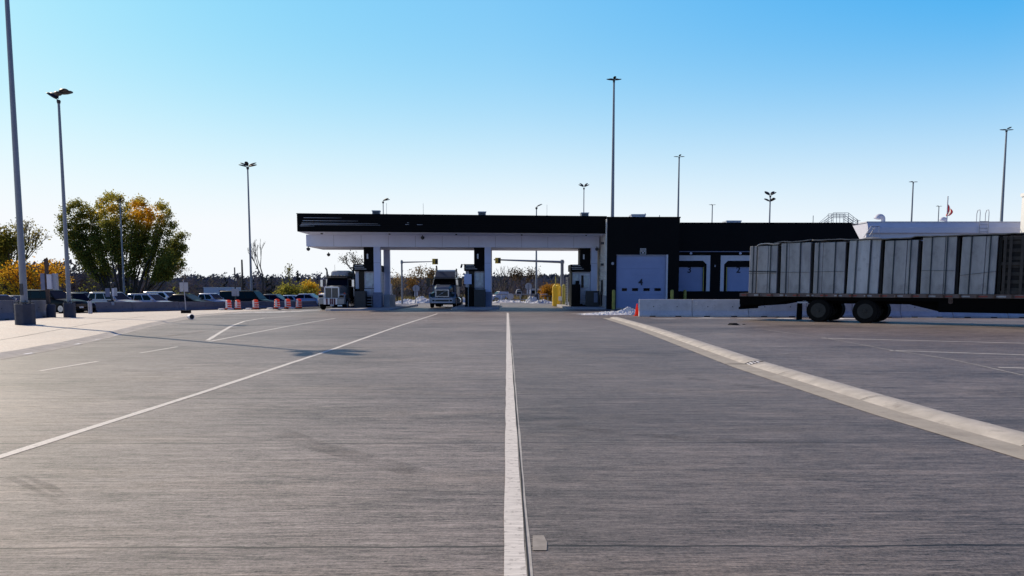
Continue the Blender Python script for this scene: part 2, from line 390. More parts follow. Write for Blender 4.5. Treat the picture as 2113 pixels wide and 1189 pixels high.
def strip(name, pts, wd, m, dz=.004, ragged=0.0, kind='structure'):
    """flat band of width wd along ground points, draped on the ground"""
    P = []
    for a, b in zip(pts, pts[1:]):
        a, b = Vector(a[:2]), Vector(b[:2]); k = max(1, int((b-a).length/.5))
        P += [a.lerp(b, i/k) for i in range(k)]
    P.append(Vector(pts[-1][:2])); mb = MB()
    for i, p in enumerate(P):
        d = (P[min(i+1,len(P)-1)] - P[max(i-1,0)]).normalized(); nrm = Vector((-d.y, d.x))
        w0 = wd/2 + random.uniform(-1,1)*ragged; w1 = wd/2 + random.uniform(-1,1)*ragged
        for q in (p+nrm*w0, p-nrm*w1): mb.v.append((q.x, q.y, Z(q.x,q.y)+dz))
    mb.f = [(2*i+1, 2*i+3, 2*i+2, 2*i) for i in range(len(P)-1)]
    return tag(mb.build(name, m), kind=kind)
# the painted joint down the middle, its sealant and open joint
strip('road_marking', [(.045,-4),(.045,20),(.05,49)], .125, M['paint'], ragged=.004)
strip('road_sealant', [(.127,-4),(.127,47)], .034, M['seal'], dz=.003, ragged=.004)
strip('road_joint', [(.118,-4),(.119,6),(.116,12),(.119,30),(.117,47)], .012, M['tar'], dz=.006, ragged=.003)
strip('road_marking', [(-4.98,-4),(-4.78,7),(-4.63,11),(-4.47,19),(-4.42,30),(-4.40,47)], .11, M['paint'], ragged=.010)
strip('road_marking', [gp(692,657),gp(560,680),gp(432,705)], .11, M['paint'], ragged=.01)
strip('road_marking', [gp(428,703),gp(455,686),gp(480,672),gp(505,663),gp(545,656.5),gp(600,653)], .13, M['paint'], ragged=.01)
strip('road_marking', [gp(366,716),gp(288,729)], .09, M['paint'], ragged=.01)
strip('road_marking', [gp(202,746),gp(82,766)], .09, M['paint'], ragged=.01)
strip('road_marking', [gp(1695,698),gp(2125,709)], .10, M['paint'], ragged=.012)
strip('road_marking', [gp(1836,723.5),gp(2125,733)], .10, M['paint'], ragged=.012)
strip('road_marking', [gp(2060,758.5),gp(2140,761)], .10, M['paint'], ragged=.012)
strip('road_sealant', [gp(1580,681),gp(1700,697),gp(1840,723),gp(1960,741),gp(2113,775)], .035, M['seal'], ragged=.008)
pp = [gp(1099,1106), gp(1122,1106), gp(1129,1120), gp(1128,1137), gp(1099,1137)]
mb = MB(); mb.add([(p.x, p.y, .005) for p in pp], [(4,3,2,1,0)]); tag(mb.build('road_patch', M['patch']), kind='structure')

# faint tyre marks
def mark_mat():
    m = mat('tyre_mark', (.035,.033,.032), .8); t = m.node_tree; p = t.nodes['Principled BSDF']; o = t.nodes['Material Output']
    tr = N(t, 'ShaderNodeBsdfTransparent'); mx = N(t, 'ShaderNodeMixShader'); tc = N(t, 'ShaderNodeTexCoord'); nz = N(t, 'ShaderNodeTexNoise', Scale=1.6, Detail=8.0, Roughness=.8); r = N(t, 'ShaderNodeMapRange')
    for i, v in enumerate((.40, .70, .0, .30)): r.inputs[i+1].default_value = v
    t.links.new(tc.outputs['Object'], nz.inputs['Vector']); t.links.new(nz.outputs[0], r.inputs[0]); t.links.new(r.outputs[0], mx.inputs[0])
    t.links.new(tr.outputs[0], mx.inputs[1]); t.links.new(p.outputs[0], mx.inputs[2]); t.links.new(mx.outputs[0], o.inputs[0]); return m
M['mark'] = mark_mat()
for k_, pts_ in enumerate(([gp(585,895),gp(660,922),gp(760,950),gp(860,975)],[gp(20,985),gp(75,1010),gp(130,1042)],[gp(40,978),gp(100,1005),gp(150,1035)],[(-12.6,20.5),(-11,24),(-10.6,30),(-10.2,40)],[gp(1420,780),gp(1560,800),gp(1760,812)],[gp(1150,880),gp(1400,905),gp(1700,917)])):
    strip('tyre_mark', pts_, (.30,.05,.05,.35,.25,.2)[k_], M['mark'], dz=.003, ragged=.03)
# rolled kerb and gutter on the right
def sweep(name, cx, y0, y1, prof, m, step=.3, wob=.003):
    mb = MB(); n = len(prof); y = y0; ys = []
    while y <= y1: ys.append(y); y += step
    for y in ys:
        x0 = cx(y)
        for u, z in prof:
            mb.v.append((x0+u, y, Z(x0+u,y)+z+(random.uniform(-wob,wob) if z > .02 else 0)))
    mb.f = [(j*n+i, j*n+i+1, (j+1)*n+i+1, (j+1)*n+i) for j in range(len(ys)-1) for i in range(n-1)]
    return tag(mb.build(name, m, smooth=True), kind='structure')
kx = [(p.y, p.x) for p in (gp(1232,653), gp(1330,686), gp(1510,757), gp(1800,855), gp(2113,950))]
kx.sort(); kx = [(kx[0][0]-14, kx[0][1]+.05)] + kx
def right_kerb_x(y): return interp(kx, y)
sweep('kerb_gutter', right_kerb_x, -5, 39.2, [(0,.0045),(.03,.008),(.2,.006),(.42,.008)], M['gutter'], wob=0)
kj = gp(1528,752).y
sweep('kerb', lambda y: right_kerb_x(y)+.40, -5, kj-.02, [(0,.004),(.03,.014),(.12,.044),(.24,.062),(.38,.060),(.50,.032),(.58,.010),(.64,-.01)], M['curb'])
sweep('kerb', lambda y: right_kerb_x(y)+.38, kj+.03, 39.4, [(0,.004),(.03,.017),(.10,.048),(.22,.067),(.38,.064),(.50,.034),(.58,.011),(.64,-.01)], M['curb'])
mb = MB(); yk = 4.2
KP = [(.40,.010),(.43,.020),(.52,.050),(.63,.067),(.78,.064),(.90,.034),(.98,.012)]
while yk < 38:
    if abs(yk-kj) > .8:
        o_ = len(mb.v)
        for u, z in KP: mb.v += [(right_kerb_x(yk)+u, yk-.008, z+.006), (right_kerb_x(yk)+u, yk+.008, z+.006)]
        mb.f += [(o_+2*i, o_+2*i+2, o_+2*i+3, o_+2*i+1) for i in range(len(KP)-1)]
    yk += 3.05
tag(mb.build('kerb_joint', M['tar']), kind='structure')
# steel end plate with bolts at the kerb joint
x0 = right_kerb_x(kj)+.40
pl = thing('kerb_joint_plate', 'pale slotted plate set in the break of the rolled kerb on the right', 'plate', (x0, kj, 0))
mb = MB(); q = [(-.42,.010),(0,.014),(.1,.055),(.24,.074),(.4,.072)]
mb.v = [(u, -.03, z) for u, z in q] + [(u, .02, z) for u, z in q]; mb.f = [(i, i+1, 6+i, 5+i) for i in range(4)]
mb.build('joint', M['tar'], pl)
mb = MB(); q = [(.01,.020),(.10,.054),(.23,.073)]
mb.v = [(u, -.26, z) for u, z in q] + [(u, -.05, z) for u, z in q]; mb.f = [(i, i+1, 4+i, 3+i) for i in range(2)]
mb.build('plate', M['whiteband'], pl)
mb = MB()
for u, z in ((.045,.034),(.105,.055),(.17,.066)):
    for v in (-.22,-.15,-.09): MB().cyl((u,v,z-.02),(u,v,z+.006),.018,n=8).build('slot', M['tar'], pl)

# left kerb edge of the pad
sweep('kerb', lambda y: curb_x(y)-.01, -24, 66, [(0,PAD+.002),(.06,PAD-.005),(.2,.045),(.34,.012),(.5,.004)], M['curb'], wob=.004)
strip('road_joint', [(curb_x(y)-1.6-.02*y, y) for y in range(-10, 44, 2)], .035, M['tar'], dz=PAD+.004, ragged=.01)
strip('road_joint', [(-60,24.5),(-15.6,25.6)], .02, M['tar'], dz=PAD+.004, ragged=.005)
def crust(pts, dz, label, name='salt_crust', m=None):
    """ragged thin crust of pale dust lying on the ground: a fan of irregular patches"""
    mb = MB()
    for (c, rx, ry) in pts:
        n = 22; o = len(mb.v); mb.v.append((c.x, c.y, Z(c.x,c.y)+dz+.004))
        for k in range(n):
            t = 2*math.pi*k/n; r = random.uniform(.55,1.05)
            x, y = c.x+math.cos(t)*rx*r, c.y+math.sin(t)*ry*r; mb.v.append((x, y, Z(x,y)+dz))
        mb.f += [(o, o+1+k, o+1+(k+1)%n) for k in range(n)]
    return tag(mb.build(name, m or M['snow']), label, 'salt crust', kind='stuff')
pc = []
for k in range(26):
    t = k/25; px, py = lerp(408,640,t), lerp(648.5,642.2,t)+random.uniform(-.9,.9)
    pc.append((gp(px,py), random.uniform(.5,1.3), random.uniform(.25,.7)))
for px, py in ((20,733),(45,731),(105,716),(128,713),(150,711),(172,704),(190,702),(232,692),(246,684),(262,682)):
    pc.append((gp(px,py), random.uniform(.18,.4), random.uniform(.2,.6)))
crust(pc, .012, 'thin pale crust along the left edge of the yard below the orange barrels')
crust([(gp(lerp(1190,1310,random.random()), random.uniform(645,651)), random.uniform(.4,1.2), random.uniform(.3,.8)) for _ in range(14)]
      + [(gp(lerp(1330,2110,random.random()), random.uniform(656.5,659)), random.uniform(.5,1.6), random.uniform(.15,.4)) for _ in range(10)], .012, 'thin pale crust at the foot of the right barriers and stone heap')

# ------------------------------------------------------------------ canopy over the truck lanes
CA = R(5.2)
cO = W(613, 462, 57.0); CO = Vector((cO.x, cO.y, 0)); CD = Vector((math.cos(CA), math.sin(CA), 0)); CN = Vector((0, 1/math.cos(CA), 0))
def cu(px, v):                  # distance along the canopy of pixel column px, v metres behind its front edge
    o = CO + CN*v; return on_line(px, (o.x, o.y), (CD.x, CD.y))
CL = cu(1250.5, 0)
gz = -0.2
can = thing('lane_canopy', 'long flat canopy with black fascia spanning the truck inspection lanes', 'canopy', (CO.x, CO.y, 0), CA)
ZF0, ZF1, ZS0 = 5.80, 7.10, 4.83
u0, u1 = cu(634, 3.0), cu(1236, 3.0)
mb = MB()
mb.box(0, CL, 0, .14, ZF0, ZF1); mb.box(0, .14, .14, 8.9, ZF0, ZF1); mb.box(.14, CL, 8.76, 8.9, ZF0, ZF1)
mb.box(-.03, CL, -.03, .2, ZF1, ZF1+.07)
for k in range(9): mb.box(.0, CL, -.035, 0, ZF0+.08+k*.135, ZF0+.125+k*.135)
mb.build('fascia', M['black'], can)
mb = MB().box(.14, CL-.01, .14, 8.76, ZF1-.35, ZF1-.15); mb.build('roof_deck', M['charcoal'], can)
mb = MB().box(.12, CL-.02, .13, 8.8, ZF0-.03, ZF0+.05); mb.build('ceiling', M['soffit'], can)
mb = MB().box(u0, u1, 3.0, 8.4, ZS0, ZF0-.03)
for k in range(1, 11):
    u = lerp(u0, u1, k/11); 
o = mb.build('soffit_beam', M['soffit'], can)
for k in range(1, 11):
    u = lerp(u0, u1, k/11); MB().box(u-.008, u+.008, 2.992, 3.0, ZS0+.02, ZF0-.06).build('panel_joint', M['plinth'], o)
# reflection glints on the cladding ribs, built as thin tapering pale strips
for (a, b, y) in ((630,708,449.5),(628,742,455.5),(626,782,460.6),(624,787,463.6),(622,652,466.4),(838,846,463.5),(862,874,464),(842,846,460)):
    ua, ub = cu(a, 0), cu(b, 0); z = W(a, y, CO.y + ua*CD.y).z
    MB().hexa([(ua,-.05,z-.014),(ub,-.05,z-.004),(ub,-.034,z-.004),(ua,-.034,z-.014)],[(ua,-.05,z+.014),(ub,-.05,z+.004),(ub,-.034,z+.004),(ua,-.034,z+.014)]).build('glint_strip', M['trim_and_glint'], can)
cols = []
for px in (779.5, 1006.8, 1225.2):
    u = cu(px, 3.2); cols.append(u); zb = Z(CO.x+u*CD.x, CO.y+u*CD.y+3)+.15
    for v, wd in ((3.0, .52), (7.9, .48)):
        c = MB().box(u-wd/2, u+wd/2, v-.02, v+wd, zb, ZS0); c.build('column', M['column'], can)
    MB().box(u-.33, u+.33, 2.86, 3.62, zb, zb+1.22).build('column_plinth', M['plinth'], can)
    MB().box(u-.262, u+.262, 2.974, 3.5, ZS0-1.3, ZS0-1.28).build('column_joint', M['plinth'], can)
def dome(u, v, z, drop=.28, r=.15):
    mb = MB(); mb.cyl((u,v,z),(u,v,z-drop*.35),.035,n=8)
    mb.lathe([(.05,z-drop*.3),(r,z-drop*.5),(r,z-drop*.8),(r*.75,z-drop*1.1),(.03,z-drop*1.3)],(u,v,0),12); mb.build('dome_camera', M['darkmetal'], can, smooth=True)
for px, v, zz in ((638,2.95,ZS0),(679.5,8.2,ZS0-.22),(873,2.7,ZF0-.03),(1231,2.8,ZS0+.1)):
    dome(cu(px, v), v, zz)
for k in range(5):
    u = lerp(1.5, CL-1.5, k/4); MB().box(u-.06, u+.06, 1.2, 1.5, ZF0-.1, ZF0-.03).build('downlight', M['charcoal'], can)
def shear(o):
    for c in kids(o):
        for v in c.data.vertices: v.co.x += v.co.y*math.tan(CA)
        shear(c)
shear(can)
# rooftop vents standing on the canopy
for px, lab in ((779,'boxy louvred metal vent on the canopy roof above the left booth'),(995,'boxy louvred metal vent on the canopy roof above the middle booth'),
                (1204.5,'boxy louvred metal vent on the canopy roof above the right booth')):
    u = cu(px, 2.6); p = CO + CD*u + CN*2.6
    t = thing('roof_vent', lab, 'vent', (p.x, p.y, ZF1-.15), CA, 'vents along the canopy roof')
    MB().box(-.30,.30,-.3,.3,0,.66).build('housing', M['galv'], t)
    mb = MB().box(-.34,.34,-.36,.36,.66,.72); mb.build('cap', M['trim_and_glint'], t)
    mb = MB()
    for k in range(5): mb.box(-.22,.22,-.33,-.3,.25+k*.08,.29+k*.08)
    mb.build('louvre', M['charcoal'], t)
for px in (800, 875, 1128):
    u = cu(px, .4); p = CO+CD*u+CN*.4
    t = MB().cyl((0,0,0),(0,0,.95),.012,n=6).cyl((0,0,0),(0,0,.12),.05,n=8).build('lightning_rod', M['galv'], None, (p.x,p.y,ZF1+.0))
    tag(t, {800:'thin lightning rod on the canopy edge beside the left roof vent',875:'thin lightning rod on the canopy edge between left and middle roof vents',
            1128:'thin lightning rod on the canopy edge near its building end'}[px], 'lightning rod', 'lightning rods on the canopy')

# islands and booths
bl = ['left', 'middle', 'right']
for i, u in enumerate(cols):
    zg = Z(CO.x+u*CD.x, CO.y+u*CD.y+3)
    ia, ib = [(u-3.3, u+1.9), (u-2.75, u+.95), (u-2.6, u+7.2)][i]
    isl = MB(); v0 = (-1.4, -1.0, -.6)[i]; v1 = 15
    if i == 2: v1 = 11.0
    isl.prism([(ia,v0+.5),(ia+.5,v0),(ib-.4,v0),(ib,v0+.4),(ib,v1-.3),(ib-.3,v1),(ia+.3,v1),(ia,v1-.3)], 'z', zg-.05, zg+.15)
    isl.v = [(x-u, y-3, z) for x, y, z in isl.v]; pi_ = CO+CD*u+CN*3; o = isl.build('traffic_island', M['islandc'], None, (pi_.x, pi_.y, 0), bevel=.02)
    tag(o, ['raised concrete island under the left inspection booth','raised concrete island under the middle inspection booth','raised concrete apron under the right booth reaching to the black building'][i], 'island', 'kerbed booth islands')
    p = CO + CD*u + CN*2.6
    b = thing('inspection_booth', ['pale booth beside the white-grilled truck, boarded bright window and open steps','pale booth to the right of the blue truck with a sign panel before it',
              'pale booth by the black building, with a two-pane white door'][i], 'booth', (p.x, p.y, zg+.15), 0, 'inspection booths between the lanes')
    x0, x1 = (-1.9, -.30); D1 = 5.2 if i < 2 else 3.2
    front = .55
    # walls
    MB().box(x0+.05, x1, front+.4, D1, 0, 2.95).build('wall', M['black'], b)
    h = MB(); h.box(x0-.05, x1+.06, front-.05, D1+.1, 2.95, 3.5)
    for k in range(4): h.box(x0-.08, x1, front-.08, front-.05, 3.0+k*.13, 3.05+k*.13)
    hd = h.build('canopy_band', M['black'], b)
    for k, (a, bb) in enumerate(((.08,.75),(.02,.85),(.05,1.02))):  # glints on the header ribs, put in as pale strips
        MB().box(x0+a, x0+bb, front-.1, front-.08, 3.39-k*.145, 3.42-k*.145).build('glint_strip', M['trim_and_glint'], hd)
    MB().box(x0+.75, x1+.02, front+.3, 2.6, 3.5, ZS0-zg-.15).build('duct_housing', M['black'], b)
    MB().box(x0+1.0, x0+1.12, front+.26, front+.3, 3.95, 4.35).build('flood_lamp', M['trim_and_glint'], b)
    if i < 2:
        MB().box(x0+.05, x0+.32, front+.25, front+.4, 1.5, 2.95).build('post', M['boothpanel'], b)
        MB().box(x0+.78, x1-.02, front+.3, front+.4, 1.55, 2.92).build('window_surround', M['boothpanel'], b)
        MB().box(x0+.9, x1-.1, front+.28, front+.3, 1.7, 2.8).build('window', M['boothglass'], b)
        MB().box(x0+.35, x0+.75, front+.34, front+.4, .2, 2.92).build('side_window', M['glass'], b)
        MB().box(x0+.8, x1-.04, front+.1, front+.3, .95, 1.5).build('counter_panel', M['boothpanel'], b)
    else:
        MB().box(x0+.12, x1+.05, front+.3, front+.4, .2, 2.9).build('front_panel', M['boothpanel'], b)
        MB().box(x0+.22, x0+.62, front+.28, front+.3, 1.6, 2.7).build('window', M['boothglass'], b)
        dr = MB().box(x0+.72, x1, front+.26, front+.3, .3, 2.75).build('door', M['surround'], b)
        MB().box(x0+.86, x0+1.06, front+.24, front+.26, 1.55, 2.6).build('pane', M['glass'], dr)
        MB().box(x0+1.1, x1-.1, front+.24, front+.26, 1.55, 2.6).build('pane', M['boothglass'], dr)
    # side wall louvres facing the lane
    MB().box(x1, x1+.06, 1.3, D1, .1, 2.95).build('side_panel', M['boothpanel'], b)
    sw = MB().box(x1+.06, x1+.08, 1.5, 2.6, .7, 2.7).build('side_window', M['boothglass'], b)
    mb = MB()
    for k in range(19): mb.box(x1+.06, x1+.12, min(2.7, D1-1.2), D1-.3, .3+k*.125, .36+k*.125)
    mb.build('louvre', M['trim_and_glint'], b)
    # equipment in front of the booth
    if i == 0:
        MB().box(-1.78,-.86,-.2,.5,0,1.33).build('equipment_cabinet', M['charcoal'], b, bevel=.02)
        s_ = MB()
        for k in range(4): s_.box(-.8,-.38,-.1+.1*k,.1+.1*k,.2+k*.22,.24+k*.22)
        s_.build('step', M['galv'], b)
        s_ = MB().cyl((-.36,-.1,0),(-.36,-.1,1.5),.022,n=8).cyl((-.36,-.1,1.5),(-.36,.5,1.9),.022,n=8)
        s_.build('handrail', M['galv'], b)
        MB().box(.42,.9,.9,4.2,0,1.0).build('plinth_wall', M['islandc'], b)
    elif i == 1:
        MB().box(-1.12,-.18,-.2,.5,0,1.42).build('equipment_cabinet', M['charcoal'], b, bevel=.02)
        MB().box(x0+.02,-1.2,.3,.6,0,1.6).build('panel_box', M['black'], b)
    else:
        MB().box(x0-.02,x0+.72,.05,.6,0,1.85).build('panel_box', M['black'], b)
        MB().box(-.72,.34,-.25,.35,0,1.3).build('equipment_cabinet', M['charcoal'], b, bevel=.02)
        MB().box(-.08,.22,-.27,-.25,.35,1.15).build('cabinet_door', M['plinth'], b)
        s_ = MB()
        for k in range(5): s_.box(-.98,-.74,-.1+.08*k,.06+.08*k,.15+k*.18,.19+k*.18)
        s_.build('step', M['galv'], b)
        MB().box(x0+.3,x0+.62,.02,.05,1.85,2.15).build('panel_box', M['black'], b)
# sign panel on a post before the middle booth
p = CO + CD*cu(965.5,2.1) + CN*2.1; zg = Z(p.x,p.y)+.15
t = thing('lane_sign', 'blank blue-grey panel on a thin post in front of the middle booth', 'sign', (p.x,p.y,zg), CA)
MB().cyl((.03,0,0),(.03,0,2.6),.03,n=8).build('post', M['galv'], t)
MB().box(-.30,.30,-.05,-.03,1.85,2.65).build('panel', M['column'], t)
p = CO + CD*cu(953.5,3.0) + CN*3.0
t = thing('bullet_camera', 'small black camera on a bracket at the corner of the middle booth roof', 'camera', (p.x,p.y,W(953.5,549,p.y).z), CA)
MB().bar((.25,0,.16),(0,0,.1),.03).build('bracket', M['darkmetal'], t)
MB().cyl((0,-.02,.13),(-.08,-.12,-.14),.07,.075,n=12).build('housing', M['blackgloss'], t)
# orange delineator post beside the left booth cabinet
p = gp(729,634.5); t = thing('delineator_post', 'short orange and white post between the flatbed and the left booth cabinet', 'traffic post', (p.x,p.y,Z(p.x,p.y)+.0))
MB().box(-.16,.16,-.1,.1,0,.05).build('base', M['rubber'], t)
MB().cyl((0,0,.05),(0,0,.98),.06,n=10).build('tube', M['orange'], t)
MB().cyl((0,0,.45),(0,0,.6),.064,n=10).cyl((0,0,.75),(0,0,.86),.064,n=10).build('reflective_band', M['whiteband'], t)

# ------------------------------------------------------------------ black building with dock doors
YB, YL = 58.5, 60.6
def bx(px, Y): return W(px, 592, Y).x
bz = 0.0
bd = thing('customs_building', 'black flat-roofed dock building with three pale roller doors and a white siding end wall', 'building', (0,0,0))
xa, xb_ = bx(1251.5, YB), bx(1400.5, YB); zt1 = W(1300,450,YB).z; zt2 = W(1500,461.5,YL).z; xe = W(1757,468,YL).x
xd0, xd1 = bx(1271.5,YB), bx(1376.5,YB); zd1 = W(1300,527,YB).z
mb = MB()
mb.box(xa, xd0, YB, YB+.3, -.4, zt1); mb.box(xd1, xb_, YB, YB+.3, -.4, zt1); mb.box(xd0, xd1, YB, YB+.3, zd1, zt1)
mb.box(xb_-.3, xb_, YB+.3, 78, -.4, zt1); mb.box(xa+.02, xb_-.3, 77.7, 78, -.4, zt1)
mb.box(xa-.03, xb_+.04, YB-.05, YB+.34, zt1, zt1+.09)
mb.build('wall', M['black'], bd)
MB().box(xa+.2, xb_-.3, YB+.3, 77.7, zt1-.5, zt1-.3).build('roof', M['charcoal'], bd)
xr = W(1775,496,YL).x; zk = W(1775,496,YL).z
def dock_x(c, half): return bx(c-half, YL), bx(c+half, YL)
docks = ((1424.5,'3'),(1525.5,'2'))
zo0, zo1 = 1.24, W(1424,527.2,YL).z
mb = MB(); xs = [xb_]
for c, _ in docks: xs += list(dock_x(c, 39.8))
xs.append(xe)
for a, b in ((xs[0],xs[1]),(xs[2],xs[3]),(xs[4],xs[5])): 
    if b > a: mb.box(a, b, YL, YL+.3, -.4, zt2)
for a, b in ((xs[1],xs[2]),(xs[3],xs[4])):
    mb.box(a, b, YL, YL+.3, zo1, zt2); mb.box(a, b, YL, YL+.3, -.4, zo0)
mb.prism([(xe,-.4),(xr,-.4),(xr,zk),(xe,zt2)], 'y', YL, YL+.3)
mb.box(xb_, xe+.02, YL-.04, YL+.32, zt2, zt2+.08)
mb.build('lower_wall', M['black'], bd); MB().box(xb_, xe, 77.7, 78, -.4, zt2).build('rear_wall', M['black'], bd)
MB().box(xb_, xe, YL+.3, 77.7, zt2-.5, zt2-.3).build('lower_roof', M['charcoal'], bd)
# siding end wall, ribs run horizontally
mb = MB(); n = int((zt1-.9)/.14); y1 = 78
for k in range(n):
    z = .9+k*.14; mb.prism([(xa,z),(xa-.055,z+.035),(xa-.055,z+.105),(xa,z+.14)], 'y', YB+.02, y1)
mb.build('siding', M['siding'], bd)
MB().box(xa-.09, xa+.0, YB+.02, y1, -.3, .9).build('siding_base', M['islandc'], bd)
ys0 = 60.3
ed = MB().box(xa-.10, xa-.06, ys0, ys0+1.0, 0.02, 2.15).build('side_door', M['black'], bd)
MB().box(xa-.13, xa-.10, ys0+.1, ys0+.16, 1.0, 1.2).build('handle', M['galv'], ed)
for y_, z_ in ((59.9,5.0),(60.0,3.3)):
    MB().box(xa-.28, xa-.05, y_, y_+.2, z_, z_+.18).build('wall_lamp', M['darkmetal'], bd)
# door 4
d4 = MB()
for k in range(8):
    z0 = lerp(-.05, zd1, k/8); z1 = lerp(-.05, zd1, (k+1)/8)-.012
    d4.box(xd0+.02, xd1-.02, YB+.12, YB+.16, z0, z1)
d4.box(xd0, xd1, YB+.16, YB+.2, -.05, zd1)
d4 = d4.build('roller_door', M['door'], bd)
for a, b in ((1284,1294),(1305,1317),(1328.5,1341),(1351,1364)):
    MB().box(bx(a,YB), bx(b,YB), YB+.09, YB+.12, W(1300,600.5,YB).z, W(1300,594.8,YB).z).build('window', M['glass'], d4)
fr = MB(); fr.box(xd1-.1, xd1+.03, YB-.03, YB-.002, -.2, zd1+.05); fr.box(xd0-.02, xd1-.1, YB-.03, YB-.002, zd1, zd1+.03)
fr.build('door_frame', M['surround'], bd)
def digit(ch, px, py, Y, hgt, parent, col=M['paintblue'], name='number'):
    cu_ = bpy.data.curves.new(name, 'FONT'); cu_.body = ch; cu_.size = hgt/.72; cu_.extrude = .006; cu_.offset = .018; cu_.align_x = 'CENTER'; cu_.align_y = 'CENTER'
    tmp = bpy.data.objects.new(name, cu_); COL.objects.link(tmp)
    dg = bpy.context.evaluated_depsgraph_get(); me = bpy.data.meshes.new_from_object(tmp.evaluated_get(dg))
    bpy.data.objects.remove(tmp); me.materials.clear(); me.materials.append(col)
    o = bpy.data.objects.new(name, me); COL.objects.link(o); p = W(px, py, Y)
    o.rotation_euler = (R(90),0,0); o.location = (p.x, Y, p.z); o.parent = parent
    return o
digit('4', 1322, 583, YB+.105, .5, d4)
# clearance sign over door 4
sg = MB().box(bx(1319.5,YB), bx(1331.5,YB), YB-.06, YB-.01, W(1325,525,YB).z, W(1325,513,YB).z).build('clearance_sign', M['charcoal'], bd)
mb = MB(); xs0, xs1 = bx(1319.5,YB), bx(1331.5,YB); zs0, zs1 = W(1325,525,YB).z, W(1325,513,YB).z
for a, b, c, d in ((0,1,0,.06),(0,1,.94,1),(0,.06,.06,.94),(.94,1,.06,.94),(.14,.34,.68,.8),(.4,.6,.68,.8),(.66,.86,.68,.8),(.18,.3,.45,.58),(.38,.5,.45,.58),(.6,.84,.45,.58)):
    mb.box(lerp(xs0,xs1,a), lerp(xs0,xs1,b), YB-.07, YB-.06, lerp(zs0,zs1,c), lerp(zs0,zs1,d))
mb.prism([(lerp(xs0,xs1,.3),lerp(zs0,zs1,.34)),(lerp(xs0,xs1,.7),lerp(zs0,zs1,.34)),(lerp(xs0,xs1,.5),lerp(zs0,zs1,.12))][::-1], 'y', YB-.07, YB-.06)
mb.build('lettering', M['whiteband'], sg)
for px, Y, z in ((1263.5,YB,W(1263,544,YB).z),):
    MB().cyl((bx(px,Y),Y-.08,z),(bx(px,Y),Y,z),.11,n=12).build('wall_lamp', M['signback'], bd)
# docks 3 and 2
for c, ch in docks:
    a, b = dock_x(c, 39.8); a1, b1 = dock_x(c, 32.5); a2, b2 = dock_x(c, 25.8)
    z1 = W(c,538.3,YL).z; z2 = W(c,551,YL).z
    s_ = MB(); s_.box(a, b, YL-.03, YL+.02, z1, zo1); s_.box(a, a1, YL-.03, YL+.02, zo0, z1); s_.box(b1, b, YL-.03, YL+.02, zo0, z1)
    s_.prism([(b1,z1),(b1,z1-.3),(b1-.3,z1)], 'y', YL-.03, YL+.0); s_.prism([(a1,z1),(a1+.3,z1),(a1,z1-.3)], 'y', YL-.03, YL+.0)
    s_.build('dock_surround', M['surround'], bd)
    s_ = MB(); s_.box(a1, b1, YL+.03, YL+.10, z2, z1); s_.box(a1, a2, YL+.03, YL+.10, zo0, z2); s_.box(b2, b1, YL+.03, YL+.10, zo0, z2)
    s_.build('dock_seal', M['black'], bd)
    dd = MB()
    for k in range(5): dd.box(a2, b2, YL+.14, YL+.17, lerp(zo0,z2,k/5), lerp(zo0,z2,(k+1)/5)-.012)
    dd.box(a2, b2, YL+.17, YL+.2, zo0, z2)
    dd = dd.build('dock_door', M['door'], bd)
    MB().box(a2-.06, a2-.0, YL+.0, YL+.03, zo0, z2).box(b2, b2+.06, YL+.0, YL+.03, zo0, z2).build('guide_strip', M['olive'], bd)
    digit(ch, c-2, 557.5, YL+.13, .5, dd)
    MB().cyl((bx(c-2,YL),YL-.34,W(c,523,YL).z),(bx(c-2,YL),YL-.26,W(c,524,YL).z),.1,n=12).build('dock_lamp', M['surround'], bd)
MB().box(xb_, bx(1600,YL), YL-.35, YL-.02, W(1450,520.5,YL).z, W(1450,519,YL).z).build('door_hood', M['plinth'], bd)
MB().box(bx(1473,YL),bx(1475,YL),YL-.1,YL,W(1470,551,YL).z,W(1470,547,YL).z).build('dock_control', M['signback'], bd)

# roof things on the black building
def roof_box(px0, px1, py0, py1, Y, zb, label, name='roof_unit'):
    a, b = bx(px0,Y), bx(px1,Y); zt = W(px0,py0,Y).z
    t = thing(name, label, 'roof unit', ((a+b)/2, Y, zb))
    hw = (b-a)/2
    MB().box(-hw*.94, hw*.94, -.6, .6, 0, zt-zb-.1).build('housing', M['offwhite'], t)
    MB().box(-hw, hw, -.66, .66, zt-zb-.1, zt-zb).build('cap', M['trim_and_glint'], t)
    mb = MB()
    for k in range(4): mb.box(-hw*.85, hw*.85, -.63, -.6, (zt-zb)*.35+k*.09, (zt-zb)*.35+.05+k*.09)
    mb.build('louvre', M['charcoal'], t)
    return t
roof_box(1298,1328,443.5,450,64,zt1-.3,'low pale ventilation unit on the taller black roof')
roof_box(1491,1522,456.5,462,65,zt2-.3,'low pale ventilation unit on the lower black roof')
for px, py0, Y, zb, lab in ((1329,440,64,zt1-.3,'thin stub pipe beside the pale unit on the taller black roof'),(1358.5,444,62,zt1-.3,'short mast near the right end of the taller black roof'),
                   (1673,445,66,zt2-.3,'thin whip mast on the lower black roof left of the steel stair')):
    zt = W(px,py0,Y).z
    tag(MB().cyl((0,0,0),(0,0,zt-zb),.03,n=8).cyl((0,0,0),(0,0,.1),.1,n=8).build('roof_mast', M['galv'], None, (bx(px,Y),Y,zb)), lab, 'mast')
